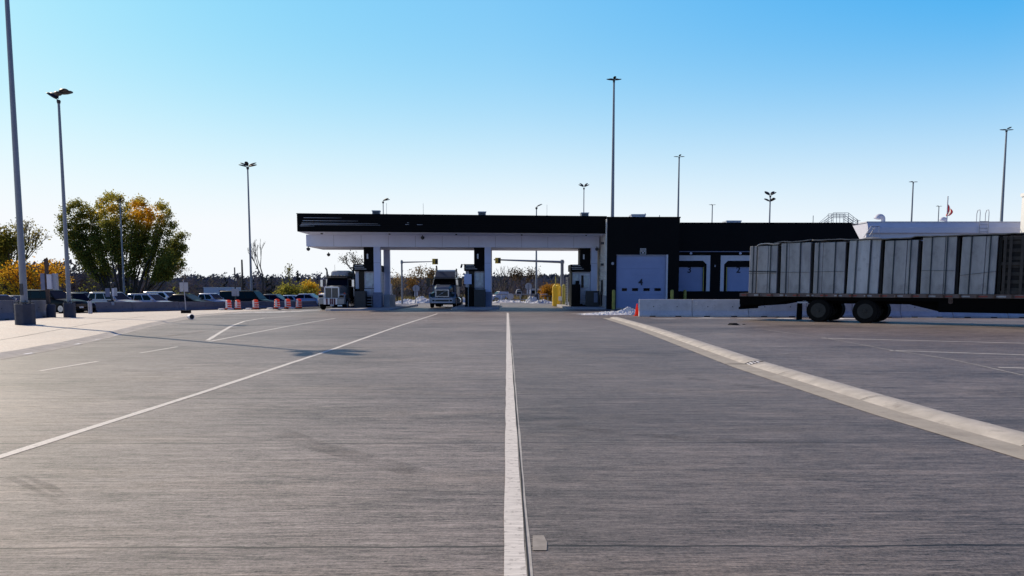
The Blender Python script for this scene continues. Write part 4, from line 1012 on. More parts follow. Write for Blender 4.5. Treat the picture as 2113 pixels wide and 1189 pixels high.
def car(kind, pm, loc, heading, label, scale=1.0):
    """heading: direction the bonnet points, degrees from +X; the car's own +x is forward"""
    s = SPEC[kind]; L, Wd, H = s['L'], s['W'], s['H']; hw = Wd/2
    t = thing({'suv':'sport_utility_car','pickup':'pickup_truck','van':'van','wagon':'station_wagon','sedan':'sedan_car'}[kind], label, {'pickup':'pickup','van':'van'}.get(kind,'car'), loc, R(heading), 'vehicles in the parking lot')
    if scale != 1: t.scale = (scale,)*3
    def ring(x, zt, w_, zb, r=.08):
        pts = [(-w_*.86,zb),(w_*.86,zb),(w_,zb+.12),(w_*1.0,zt*.62),(w_*.97,zt-.10),(w_*.90,zt-.02),(0,zt+.015),(-w_*.90,zt-.02),(-w_*.97,zt-.10),(-w_,zt*.62),(-w_,zb+.12)]
        return [(x,a,b) for a, b in pts]
    cab = s['cab']; f = L/2
    rings = [ring(-f,s['tail']*.82,hw*.84,.42),ring(-f+.06,s['tail']-.03,hw*.93,.32),ring(-f+.35,s['deck'],hw*.98,.24),ring(cab[0]+.2,s['deck'],hw,.22),ring(0,s['belt']+.02,hw,.2),
             ring(cab[3]-.1,s['belt'],hw,.2),ring(f-.75,s['front'],hw*.97,.22),ring(f-.22,s['nose']+.06,hw*.9,.25),ring(f-.05,s['nose']-.06,hw*.78,.3),ring(f,s['nose']-.2,hw*.66,.38)]
    MB().loft(rings).build('body', pm, t, smooth=True)
    zb, zt = s['belt']-.03, H-.02; wb_, wt = hw*.93, hw*.72
    B = [(cab[0],-wb_,zb),(cab[3],-wb_,zb),(cab[3],wb_,zb),(cab[0],wb_,zb)]
    T = [(cab[1],-wt,zt-.05),(cab[2],-wt,zt-.05),(cab[2],wt,zt-.05),(cab[1],wt,zt-.05)]
    cb = MB().hexa(B, T).build('cabin', pm, t, bevel=.03)
    rr = []
    for k, (dz, ins) in enumerate(((-.05,0),(.0,.05),(.03,.16))):
        rr.append([(T[0][0]+ins-.02,T[0][1]+ins-.01,zt+dz),(T[1][0]-ins+.02,T[1][1]+ins-.01,zt+dz),(T[2][0]-ins+.02,T[2][1]-ins+.01,zt+dz),(T[3][0]+ins-.02,T[3][1]-ins+.01,zt+dz)])
    MB().loft(rr).build('roof', pm, t, smooth=True)
    g = M['glass']
    MB().patch((B[1],B[2],T[2],T[1]),.06,.94,.08,.95).build('windscreen', g, cb)
    if kind != 'van' or True: MB().patch((B[3],B[0],T[0],T[3]),.1,.9,.25,.9).build('rear_window', g, cb)
    splits = {'sedan':((.10,.50),(.54,.90)),'wagon':((.05,.30),(.33,.62),(.65,.93)),'suv':((.05,.28),(.32,.62),(.65,.93)),'pickup':((.06,.45),(.5,.9)),'van':((.04,.36),(.39,.68),(.72,.95))}[kind]
    for q in ((B[0],B[1],T[1],T[0]),(B[2],B[3],T[3],T[2])):
        for u0, u1 in splits:
            if q[0] is B[2]: u0, u1 = 1-u1, 1-u0
            MB().patch(q,u0,u1,.14,.9).build('side_window', g, cb)
    wx = L/2-.92
    for x in (-wx+.08, wx-.02):
        for sd in (-1, 1): wheel(t, x, sd*(hw-.10), s['wr'], .22, sd)
    for sd in (-1, 1):
        hl = MB(); y0 = sd*hw*.80; hl.hexa([(f-.35,y0-.14,s['nose']-.13),(f-.02-.06,y0-.10*1,s['nose']-.13),(f-.08,y0+.10,s['nose']-.13),(f-.35,y0+.14,s['nose']-.13)],[(f-.4,y0-.14,s['nose']+.03),(f-.14,y0-.1,s['nose']+.01),(f-.16,y0+.1,s['nose']+.01),(f-.4,y0+.14,s['nose']+.03)])
        hl.build('headlight', M['lamp'], t)
        MB().box(-f-.01,-f+.1,sd*hw*.78-.11,sd*hw*.78+.11,s['tail']-.32,s['tail']-.12).build('tail_light', M['tail'], t)
        MB().box(cab[3]-.38,cab[3]-.24,sd*(hw+.02)-.1,sd*(hw+.02)+.1,s['belt']+.02,s['belt']+.16).build('door_mirror', pm, t, bevel=.03)
    MB().box(f-.06,f+.01,-hw*.5,hw*.5,s['nose']-.38,s['nose']-.14).build('grille', M['blackgloss'], t)
    MB().box(f-.02,f+.015,-.2,.2,.42,.54).build('number_plate', M['plate'], t)
    if kind in ('suv','wagon'):
        mb = MB()
        for sd in (-1,1): mb.bar((cab[1]+.2,sd*wt*.92,H+.03),(cab[2]-.2,sd*wt*.92,H+.03),.035)
        mb.build('roof_rail', M['charcoal'], t)
    if kind == 'pickup':
        MB().box(-f+.12,cab[0]-.06,-hw*.82,hw*.82,s['deck']+.018,s['deck']+.03).build('bed_cover', M['blackgloss'], t)
    return t
C_ = dict(blue=paint('blue_car_paint',(.015,.03,.16)), grey=paint('grey_car_paint',(.16,.165,.18)), black=mat('black_car_paint',(.004,.004,.005),.35,0,var=.04,spec=.15), navy=mat('navy_car_paint',(.012,.02,.06),.3,0,var=.04,spec=.3),
     dark=mat('dark_green_grey_paint',(.007,.008,.010),.3,0,var=.04,spec=.25), silver=paint('silver_car_paint',(.42,.42,.43)), steel=paint('steel_blue_paint',(.40,.43,.52)), white=paint('white_car_paint',(.82,.82,.82)),
     pale=paint('pale_silver_paint',(.42,.45,.55)), sky=paint('light_blue_paint',(.30,.38,.55)), slate=paint('slate_blue_paint',(.22,.27,.42)))
def put_car(kind, col, px, Y, heading, label, dz=0, scale=1.0):
    Y = Y if px < 190 else barrier_y(px) + (Y-69); p = W(px, 600, Y); car(kind, C_[col], (p.x, Y, Z(p.x,Y)+.09+dz+(.22 if px > 190 else 0)), heading, label, scale)
put_car('sedan','blue', -2, 60, -22, 'deep blue car cut off by the left edge of the picture')
put_car('sedan','grey', 37, 65, -12, 'grey sedan with a pale roof behind the broad pole base')
put_car('suv','black', 112, 58.0, -14, 'black sport utility car parked between the post base and the second pole', scale=1.02)
put_car('pickup','navy', 162, 70, -10, 'dark blue pickup partly hidden behind the dark front-facing car', -.02)
put_car('suv','dark', 157, 60.2, -42, 'dark sport utility car facing forward right, its bonnet near two slim bollards', 0, .9)
put_car('suv','silver', 238, 73.5, -16, 'silver sport utility car with three dark side windows behind the signpost on the barrier')
put_car('wagon','steel', 312, 72.8, -14, 'bluish silver wagon with a long dark window band behind the barrier')
put_car('suv','white', 345, 78.5, -12, 'white sport utility car just behind the bluish silver wagon')
put_car('sedan','black', 388, 72.5, -14, 'black sedan behind the portable sign stand', .1)
put_car('pickup','pale', 432, 72.5, -14, 'pale silver pickup behind the barrier, left of the first orange barrel', .0, .86)
put_car('sedan','slate', 462, 77.5, -12, 'slate blue sedan peeking out behind the pale silver pickup')
put_car('van','black', 510, 72.5, -8, 'long black van with a dark glossy side behind the barrier', -.12, .95)
put_car('sedan','navy', 571, 73.0, -12, 'dark navy sedan behind the fourth orange barrel')
put_car('pickup','sky', 601, 72.5, -14, 'light blue pickup behind the fifth orange barrel', -.15, .80)
put_car('sedan','slate', 642, 70.5, -10, 'slate blue sedan at the right end of the row beside the white-grilled truck')
# box trailer far behind the cars
Yt = 112; p = W(462, 600, Yt); t = thing('box_trailer', 'white box trailer with a dark side panel standing beyond the parked cars', 'trailer', (p.x, Yt, -1.3), R(-3))
xl, xr_ = W(427,600,Yt).x-p.x, W(491,600,Yt).x-p.x; ztp = W(462,593,Yt).z+1.3
MB().box(xl,xr_,-1.2,1.2,.75,ztp-.07).build('box_body', M['surround'], t)
MB().box(xl-.03,xr_+.03,-1.23,1.23,ztp-.07,ztp).build('roof', M['siding'], t)
MB().box(xr_-2.3,xr_-1.35,-1.215,-1.2,ztp-.75,ztp-.4).build('dark_panel', M['navyp'] if 'navyp' in M else M['plinth'], t)
for x in (xl+1.2, xl+2.4, xr_-1.0):
    for sd in (-1,1): wheel(t, x, sd*1.0, .48, .4, sd, 'rim')
MB().bar((xl-.2,0,ztp-.15),(W(406,594,Yt).x-p.x,0,ztp-.15),.12).box(W(406,594,Yt).x-p.x-.12,W(406,594,Yt).x-p.x+.1,-.1,.1,ztp-.4,ztp-.05).build('front_arm', M['darkmetal'], t)

# ---------------------------------------- truck with white grille surround (left lane)
def TX(px, Y, x0): return W(px, 600, Y).x - x0
M['truckgrey'] = paint('truck_grey_paint', (.26,.265,.27)); M['truckblue'] = paint('truck_blue_paint', (.085,.11,.18)); M['maroon'] = mat('maroon_stripe', (.09,.015,.03), .5)
M['grille'] = mat('grille_mesh', (.09,.09,.09), .4, .6, var=.6, scale=40, stretch=(1,1,.1)); M['cream'] = mat('marker_lamp', (.75,.6,.4), .4)
g1 = gp(684, 640.3); S1 = .92
t1 = thing('conventional_truck', 'dark long-nosed truck with bright grille surround and striped bumper plate in the left lane', 'truck', (g1.x, g1.y, Z(g1.x,g1.y)), R(-93.5))
t1.scale = (S1,)*3
# truck space: +x forward to the camera, bumper at x = 0, y = +1.25 on the truck's own left (picture right)
MB().hexa([(-.30,-1.2,.52),(0,-1.12,.52),(0,1.12,.52),(-.30,1.2,.52)],[(-.30,-1.22,1.0),(0,-1.15,1.0),(0,1.15,1.0),(-.30,1.22,1.0)]).build('bumper', M['truckgrey'], t1, bevel=.03)
sp = MB().box(0.004,.02,-.68,.52,.50,1.02).build('striped_plate', M['whiteband'], t1)
for y in (-.46,-.14,.02,.22): MB().box(.022,.03,y-.0,y+.15 if y != -.14 else y+.13,.505,1.015).build('stripe', M['maroon'], sp)
hd_ = MB()
hd_.loft([[(-1.9,-.78,.9),(-1.9,.78,.9),(-1.9,.86,1.9),(-1.9,.55,2.15),(-1.9,-.55,2.15),(-1.9,-.86,1.9)],[(-.25,-.62,1.0),(-.25,.62,1.0),(-.25,.66,1.85),(-.25,.52,2.05),(-.25,-.52,2.05),(-.25,-.66,1.85)]])
hd_ = hd_.build('hood', M['truckgrey'], t1, smooth=True)
gs = MB(); 
for a in ((-.66,-.56,1.02,2.0),(.56,.66,1.02,2.0),(-.56,.56,1.92,2.05),(-.56,.56,.99,1.06),(-.02,.02,1.06,1.92)): gs.box(-.26,-.16,*a)
gs.build('grille_surround', M['siding'], hd_); MB().box(-.27,-.2,-.55,.55,1.06,1.92).build('grille', M['grille'], hd_)
MB().box(-.24,-.15,-.12,.12,2.04,2.1).build('hood_emblem', M['chrome'], hd_)
for sd in (-1,1):
    fe = MB()
    pts = []
    for x, z in ((-1.75,.75),(-1.6,1.12),(-1.2,1.42),(-.7,1.5),(-.3,1.42),(-.05,1.05),(-.05,.95)): pts.append((x,z))
    for (x0_, z0_), (x1_, z1_) in zip(pts, pts[1:]):
        fe.hexa([(x0_,sd*.62,z0_-.06),(x1_,sd*.62,z1_-.06),(x1_,sd*1.2,z1_-.1),(x0_,sd*1.2,z0_-.1)],[(x0_,sd*.62,z0_),(x1_,sd*.62,z1_),(x1_,sd*1.2,z1_-.04),(x0_,sd*1.2,z0_-.04)])
    fe.build('fender', M['truckgrey'] if sd > 0 else M['siding'], t1, smooth=True)
    MB().box(-.2,-.02,sd*.92-.22,sd*.92+.22,1.06,1.34).build('headlight', M['lamp'], t1, bevel=.03)
    MB().box(-.02,-.0,sd*.92-.2,sd*.92+.2,1.09,1.31).build('headlight_lens', M['glass'], t1)
    MB().box(-.35,-.25,sd*1.1-.05,sd*1.1+.05,1.42,1.5).build('turn_lamp', M['orange'], t1)
    wheel(t1, -.95, sd*1.02, .50, .30, sd, 'alloy')
    for xw_ in (-4.6,-5.9):
        wheel(t1, xw_, sd*.95, .50, .55, sd, 'rim')
    ex = MB(); ex.cyl((-2.95,sd*1.22,1.0),(-2.95,sd*1.22,3.35),.085,n=12); ex.tube([(-2.95,sd*1.22,3.35),(-2.95,sd*1.25,3.55),(-3.02,sd*1.38,3.72)] if sd < 0 else [(-2.95,sd*1.22,3.35),(-2.95,sd*1.22,3.75),(-2.95,.85,3.7)], .07, 10)
    st_ = ex.build('exhaust_stack', M['darkmetal'], t1, smooth=True); MB().cyl((-2.95,sd*1.22,1.2),(-2.95,sd*1.22,2.7),.12,n=14).build('heat_shield', M['steelstack'], st_, smooth=True)
    mr_ = MB(); mr_.box(-2.0,-1.9,sd*1.42-.1,sd*1.42+.1,2.05,2.65); mr_.tube([(-1.98,sd*.95,2.1),(-1.98,sd*1.42,2.0),(-1.98,sd*1.42,2.1)],.02,6); mr_.tube([(-1.98,sd*.95,2.7),(-1.98,sd*1.42,2.7)],.02,6)
    mr_.build('door_mirror', M['chrome'], t1)
    MB().cyl((-3.2,sd*.98,.62),(-4.1,sd*.98,.62),.31,n=16).build('fuel_tank', M['chrome'], t1, smooth=True)
cb = MB().hexa([(-3.2,-1.02,1.0),(-1.85,-1.02,1.0),(-1.85,1.02,1.0),(-3.2,1.02,1.0)],[(-3.2,-.98,2.1),(-1.85,-1.0,2.1),(-1.85,1.0,2.1),(-3.2,.98,2.1)]).hexa([(-3.2,-.98,2.1),(-1.85,-1.0,2.1),(-1.85,1.0,2.1),(-3.2,.98,2.1)],[(-3.2,-.92,3.0),(-2.15,-.92,3.0),(-2.15,.92,3.0),(-3.2,.92,3.0)]).build('cab', M['charcoal'], t1, bevel=.04)
MB().patch(((-1.85,-1.0,2.1),(-1.85,1.0,2.1),(-2.15,.92,3.0),(-2.15,-.92,3.0)),.04,.96,.05,.86).build('windscreen', M['glass'], cb)
MB().hexa([(-2.16,-.95,2.88),(-1.8,-.95,2.80),(-1.8,.95,2.80),(-2.16,.95,2.88)],[(-2.16,-.95,2.95),(-1.8,-.95,2.83),(-1.8,.95,2.83),(-2.16,.95,2.95)]).build('sun_visor', M['blackgloss'], cb)
for y in (-.6,-.3,0,.3,.6): MB().box(-2.25,-2.1,y-.06,y+.06,3.0,3.07).build('marker_lamp', M['cream'], cb)
rr = []
for x, a, b in ((-2.45,.55,3.12),(-2.7,.78,3.42),(-3.3,.80,3.5),(-4.6,.80,3.45)): rr.append([(x,-a,2.9),(x,a,2.9),(x,a*1.0,b-.12),(x,a*.85,b),(x,-a*.85,b),(x,-a,b-.12)])
MB().loft(rr).build('roof_fairing', M['signback'], t1, smooth=True)
MB().box(-4.7,-3.22,-.98,.98,1.05,2.9).build('sleeper', M['charcoal'], t1, bevel=.05)
MB().box(-6.6,-.3,-.42,.42,.55,.85).build('frame', M['chassis'], t1)
MB().box(-.5,-.2,-.95,.95,.30,.52).build('undertray', M['chassis'], t1)
MB().box(.0,.012,.55,.95,.34,.47).build('number_plate', M['siding'], t1); MB().box(.0,.012,-.12,.22,.50-.14,.50).build('number_plate', M['signback'], t1)
MB().cyl((-2.6,.0-.4,3.5),(-2.6,-.4,4.0),.012,n=6).build('aerial', M['darkmetal'], t1)
# flatbed with dark steel stakes coupled behind it
t = thing('stake_trailer', 'dark flatbed with rusty stake frames behind the white-grilled truck', 'trailer', (g1.x, g1.y, Z(g1.x,g1.y)), R(-93.5)); t.scale = (S1,)*3
MB().box(-17,-5.2,-1.25,1.28,1.15,1.38).build('deck', M['rust'], t)
MB().box(-17,-5.2,-.5,.5,.75,1.15).build('frame', M['chassis'], t)
mb = MB(); mb.box(-5.35,-5.25,-1.25,1.28,1.38,3.15)
mb.build('headboard', M['rust'], t)
mb = MB()
for k in range(9):
    x = -5.6-1.3*k
    for sd in (-1.2,1.22): mb.bar((x,sd,1.38),(x,sd,3.25),.1)
    mb.bar((x,-1.2,3.2),(x,1.22,3.2),.08)
for z in (1.8,2.3,2.75,3.15):
    for sd in (-1.2,1.22): mb.bar((-5.4,sd,z),(-16.6,sd,z),.07,.12)
mb.build('stake_frame', M['rust'], t)
for x in (-14.5,-15.8):
    for sd in (-1,1): wheel(t, x, sd*.95, .5, .5, sd, 'rim')

# ---------------------------------------- blue truck (middle lane)
g2 = gp(912.5, 635.8); S2 = .935
t2 = thing('blue_truck', 'slate blue truck with a black grille crossed by a diagonal bar in the middle lane', 'truck', (g2.x, g2.y, Z(g2.x,g2.y)), R(-92)); t2.scale = (S2,)*3
bp = MB(); bp.loft([[(-.5,-1.25,.42),(-.5,1.25,.42),(-.5,1.25,.98),(-.5,-1.25,.98)],[(-.1,-1.2,.42),(-.1,1.2,.42),(-.1,1.2,.95),(-.1,-1.2,.95)],[(.02,-.95,.44),(.02,.95,.44),(.02,.95,.93),(.02,-.95,.93)]])
bp = bp.build('bumper', C_['steel'], t2, bevel=.03)
MB().box(.0,.03,-.62,.62,.60,.74).build('air_intake', M['blackgloss'], bp); MB().box(.0,.025,-.9,-.68,.6,.74).box(.0,.025,.68,.9,.6,.74).build('fog_lamp', M['glass'], bp)
hr = [[(-1.75,-.95,1.0),(-1.75,.95,1.0),(-1.75,.92,1.95),(-1.75,.7,2.16),(-1.75,-.7,2.16),(-1.75,-.92,1.95)],[(-.8,-.82,1.0),(-.8,.82,1.0),(-.8,.80,1.85),(-.8,.6,2.02),(-.8,-.6,2.02),(-.8,-.80,1.85)],[(-.05,-.66,1.0),(-.05,.66,1.0),(-.05,.66,1.66),(-.05,.56,1.78),(-.05,-.56,1.78),(-.05,-.66,1.66)]]
h2 = MB().loft(hr).build('hood', M['truckblue'], t2, smooth=True)
gs = MB()
for a in ((-.6,-.53,1.02,1.66),(.53,.6,1.02,1.66),(-.53,.53,1.6,1.66),(-.53,.53,1.02,1.07)): gs.box(-.06,.0,*a)
gs.build('grille_surround', M['steelstack'], h2); gr_ = MB().box(-.08,-.03,-.53,.53,1.07,1.6).build('grille', M['blackgloss'], h2)
MB().bar((-.015,.40,1.58),(-.015,-.40,1.1),.035,.02,(1,0,0)).box(-.03,.0,-.07,.07,1.3,1.38).build('emblem_bar', M['signback'], gr_)
for sd in (-1,1):
    fe = MB(); pts = [(-1.7,.8),(-1.55,1.15),(-1.1,1.4),(-.6,1.42),(-.25,1.3),(-.12,.96)]
    for (x0_, z0_), (x1_, z1_) in zip(pts, pts[1:]):
        fe.hexa([(x0_,sd*.66,z0_-.05),(x1_,sd*.66,z1_-.05),(x1_,sd*1.24,z1_-.12),(x0_,sd*1.24,z0_-.12)],[(x0_,sd*.66,z0_+.1),(x1_,sd*.66,z1_+.04),(x1_,sd*1.24,z1_-.02),(x0_,sd*1.24,z0_-.02)])
    fe.build('fender', M['truckblue'], t2, smooth=True)
    MB().loft([[(-.55,sd*.75,1.02),(-.55,sd*1.18,1.0),(-.55,sd*1.2,1.32),(-.55,sd*.78,1.5)],[(-.06,sd*.72,1.02),(-.12,sd*1.08,1.02),(-.16,sd*1.1,1.26),(-.1,sd*.74,1.4)]]).build('headlight', M['glass'], t2)
    wheel(t2, -1.0, sd*1.04, .5, .3, sd, 'alloy')
    for xw_ in (-5.0,-6.3): wheel(t2, xw_, sd*.97, .5, .55, sd, 'rim')
    mr_ = MB(); mr_.box(-1.75,-1.5,sd*1.48-.16,sd*1.48+.16,1.95,2.75); mr_ = mr_.build('door_mirror', M['blackgloss'], t2, bevel=.05)
    MB().bar((-1.7,sd*1.05,2.0),(-1.65,sd*1.4,1.98),.07).bar((-1.7,sd*1.05,2.6),(-1.65,sd*1.4,2.62),.05).build('arm', M['blackgloss'], mr_)
    MB().cyl((-3.4,sd*1.0,.62),(-4.4,sd*1.0,.62),.32,n=16).build('fuel_tank', M['steelstack'], t2, smooth=True)
c2 = MB().hexa([(-3.4,-1.18,1.0),(-1.7,-1.16,1.0),(-1.7,1.16,1.0),(-3.4,1.18,1.0)],[(-3.4,-1.16,2.05),(-1.7,-1.12,2.05),(-1.7,1.12,2.05),(-3.4,1.16,2.05)]).hexa([(-3.4,-1.16,2.05),(-1.7,-1.12,2.05),(-1.7,1.12,2.05),(-3.4,1.16,2.05)],[(-3.4,-1.05,2.8),(-2.2,-1.0,2.8),(-2.2,1.0,2.8),(-3.4,1.05,2.8)]).build('cab', M['truckblue'], t2, bevel=.05)
MB().patch(((-1.7,-1.12,2.05),(-1.7,1.12,2.05),(-2.2,1.0,2.8),(-2.2,-1.0,2.8)),.03,.97,.04,.97).build('windscreen', M['glass'], c2)
MB().hexa([(-2.25,-1.02,2.74),(-1.85,-.98,2.66),(-1.85,.98,2.66),(-2.25,1.02,2.74)],[(-2.25,-1.02,2.82),(-1.85,-.98,2.72),(-1.85,.98,2.72),(-2.25,1.02,2.82)]).build('sun_visor', M['blackgloss'], c2)
MB().loft([[(-2.2,-.98,2.8),(-2.2,.98,2.8),(-2.2,.96,2.84),(-2.2,-.96,2.84)],[(-2.75,-.98,2.8),(-2.75,.98,2.8),(-2.8,.9,3.38),(-2.8,-.9,3.38)],[(-3.3,-1.0,2.8),(-3.3,1.0,2.8),(-3.3,.88,3.52),(-3.3,-.88,3.52)],[(-4.9,-1.05,2.8),(-4.9,1.05,2.8),(-4.9,.88,3.52),(-4.9,-.88,3.52)]]).build('roof_fairing', M['truckblue'], t2, bevel=.05)
MB().box(-4.9,-3.42,-1.1,1.1,1.0,2.8).build('sleeper', M['truckblue'], t2, bevel=.05)
MB().box(-7.0,-.3,-.42,.42,.55,.85).build('frame', M['chassis'], t2); MB().box(-.6,-.2,-1.0,1.0,.3,.44).build('undertray', M['chassis'], t2)
for y, sgn in ((-.86,-1),(.98,1)):
    MB().tube([(-3.2,y*1.0,2.8),(-3.2,y*1.0,3.55),(-3.2,y*1.04,3.62)] if sgn > 0 else [(-3.0,y,2.8),(-3.0,y,3.7),(-3.1,y-.04,3.88)], .075, 10).build('exhaust_stack', M['darkmetal'], t2)
MB().cyl((-2.5,1.0,3.0),(-2.5,1.06,3.35),.09,n=10).build('air_horn', M['steelstack'], t2)

# ---------------------------------------- flatbed trailer with concrete blocks on the right
TA = R(-39); TD = Vector((math.cos(TA), math.sin(TA), 0)); TN = Vector((-math.sin(TA), math.cos(TA), 0))
w1 = gp(1690, 664.8)
s1 = on_line(1527, (w1.x, w1.y), (TD.x, TD.y)); TO = w1 + TD*s1; TO.z = 0; gz_ = Z(w1.x,w1.y)
def ts(px, l=0):
    o = TO + TN*l; return on_line(px, (o.x, o.y), (TD.x, TD.y))
def tz(px, py, l=0):
    o = TO + TN*l; q = o + TD*ts(px, l); return W(px, py, q.y).z - gz_
zd_ = tz(1600, 605.3); TLn = 16.0
tr = thing('flatbed_trailer', 'dark steel flatbed trailer carrying concrete blocks, parked across the right side', 'trailer', (TO.x, TO.y, gz_), TA)
MB().box(0,TLn,.02,2.58,zd_-.14,zd_).build('deck', M['rust'], tr)
rail = MB().box(.0,TLn,-.03,.02,zd_-.16,zd_-.01).build('side_rail', M['deckrail'], tr)
tp, tg = MB(), MB(); x = .1
k = 0
while x < TLn-.5:
    (tp if k % 2 == 0 else tg).box(x, x+.32, -.036, -.03, zd_-.12, zd_-.06); x += .62; k += 1
tp.build('red_tape', M['redtape'], rail); tg.build('grey_tape', M['greytape'], rail)
for k in range(27): MB().box(.35+.6*k,.42+.6*k,-.075,-.03,zd_-.15,zd_-.02).build('stake_pocket', M['rust'], rail)
zl_ = zd_-.14
fr = MB()
for y in (.55,1.85):
    fr.prism([(0,zl_-.55),(1.6,zl_-.42),(2.6,zl_-.22),(3.0,zl_-.22),(3.3,zl_-.32),(7.4,zl_-.32),(8.6,zl_-.62),(TLn,zl_-.66),(TLn,zl_),(0,zl_)], 'y', y, y+.16)
for k in range(26): fr.box(.2+.6*k,.28+.6*k,.1,2.5,zl_-.14,zl_)
fr.box(0,.14,.05,2.55,zl_-.55,zl_)
fr.box(0,1.2,.0,.06,zl_-.42,zl_)
fr.build('frame', M['chassis'], tr)
MB().prism([(.02,zl_-.5),(1.7,zl_-.38),(2.4,zl_-.18),(TLn,zl_-.16),(TLn,zl_),(.02,zl_)], 'y', .03, .06).build('side_skirt', M['chassis'], tr)
MB().box(8.6,TLn,.03,.07,zl_-.62,zl_-.16).build('tool_box', M['chassis'], tr)
MB().box(-.08,.02,.1,2.5,.52,.64).build('rear_guard', M['chassis'], tr)
for y in (.5,2.0): MB().box(-.04,.06,y,y+.1,.6,zl_).build('guard_strut', M['chassis'], tr)
sA = ts(1690); sB = ts(1787); wr = .54
for s_ in (sA, sB):
    wheel(tr, s_, .16, wr, .28, -1, 'rim'); wheel(tr, s_, .50, wr, .28, -1, 'rim'); wheel(tr, s_, 2.10, wr, .28, -1, 'rim'); wheel(tr, s_, 2.44, wr, .28, 1, 'rim')
    MB().cyl((s_,.3,wr),(s_,2.3,wr),.075,n=12).build('axle', M['chassis'], tr)
    MB().box(s_-.55,s_+.55,.62,.72,wr+.05,wr+.16).box(s_-.2,s_+.2,.55,.8,wr+.1,zl_).box(s_-.55,s_+.55,1.88,1.98,wr+.05,wr+.16).box(s_-.2,s_+.2,1.8,2.05,wr+.1,zl_).build('suspension', M['chassis'], tr)
    mb = MB(); mb.lathe([(.2,-.02),(.17,.0),(.08,.06)],(0,0,0),14)
sm = ts(1647)
MB().hexa([(sm-.05,.02,.06),(sm-.03,.02,.06),(sm-.0,.74,.06),(sm-.12,.74,.06)],[(sm-.03,.02,.86),(sm-.01,.02,.86),(sm-.01,.74,.86),(sm-.03,.74,.86)]).build('mud_flap', M['rubber'], tr)
MB().hexa([(sm-.05,1.96,.06),(sm-.03,1.96,.06),(sm-.03,2.58,.06),(sm-.05,2.58,.06)],[(sm-.03,1.96,.86),(sm-.01,1.96,.86),(sm-.01,2.58,.86),(sm-.03,2.58,.86)]).build('mud_flap', M['rubber'], tr)
MB().box(sm-.02,sm+.45,.0,.7,.86,.93).build('flap_bracket', M['signback'], tr)
q = ts(1963); MB().cyl((q,-.02,zd_-.32),(q,.1,zd_-.32),.09,n=12).box(q-.08,q+.08,-.02,.05,zd_-.3,zd_-.14).build('strap_winch', M['rust'], tr)

M['block'] = mat('precast_concrete', (.35,.342,.338), .9, var=.28, scale=1.4, stretch=(1.5,1.5,.5), bump=.35, bscale=22, spots=(2.4,.7,(.22,.215,.21)))
M['block2'] = mat('precast_concrete_pale', (.47,.47,.475), .88, var=.2, scale=1.1, stretch=(2.5,2.5,.35), bump=.35, bscale=22, spots=(3.5,.5,(.25,.24,.24)))
blk = [ # left/right pixel at the deck, top pixel row, strap pixels, band heights (rows) at left / right
 (1541.5,1601.5,507.5,(1551,1558.5,1586.5),(560,560.5)),(1606.5,1670.5,501,(1620,1648),(562,562)),(1674.5,1741.5,500,(1686,1719.5),(561,560)),(1744,1811.5,495.5,(1761.5,1791),None),
 (1818.5,1890,496,(1840,1874),None),(1896.5,1970,489,(1918,1949.5),(558.5,558.5)),(1976.5,2053.5,487.5,(1998,2037),(568.5,560))]
bt = ['endmost concrete block at the trailer tail, tied with three straps and a thick band','concrete block with a thin level wire, second from the trailer tail','concrete block stained dark along its foot, above the rear trailer wheels','pale smooth concrete block leaning beside the stained one, without a level wire',
      'concrete block with a darker lower half, fifth from the trailer tail','concrete block under the grey cover with a level wire, sixth from the trailer tail','widest concrete block, crossed by a slanting wire beside the dark crates']
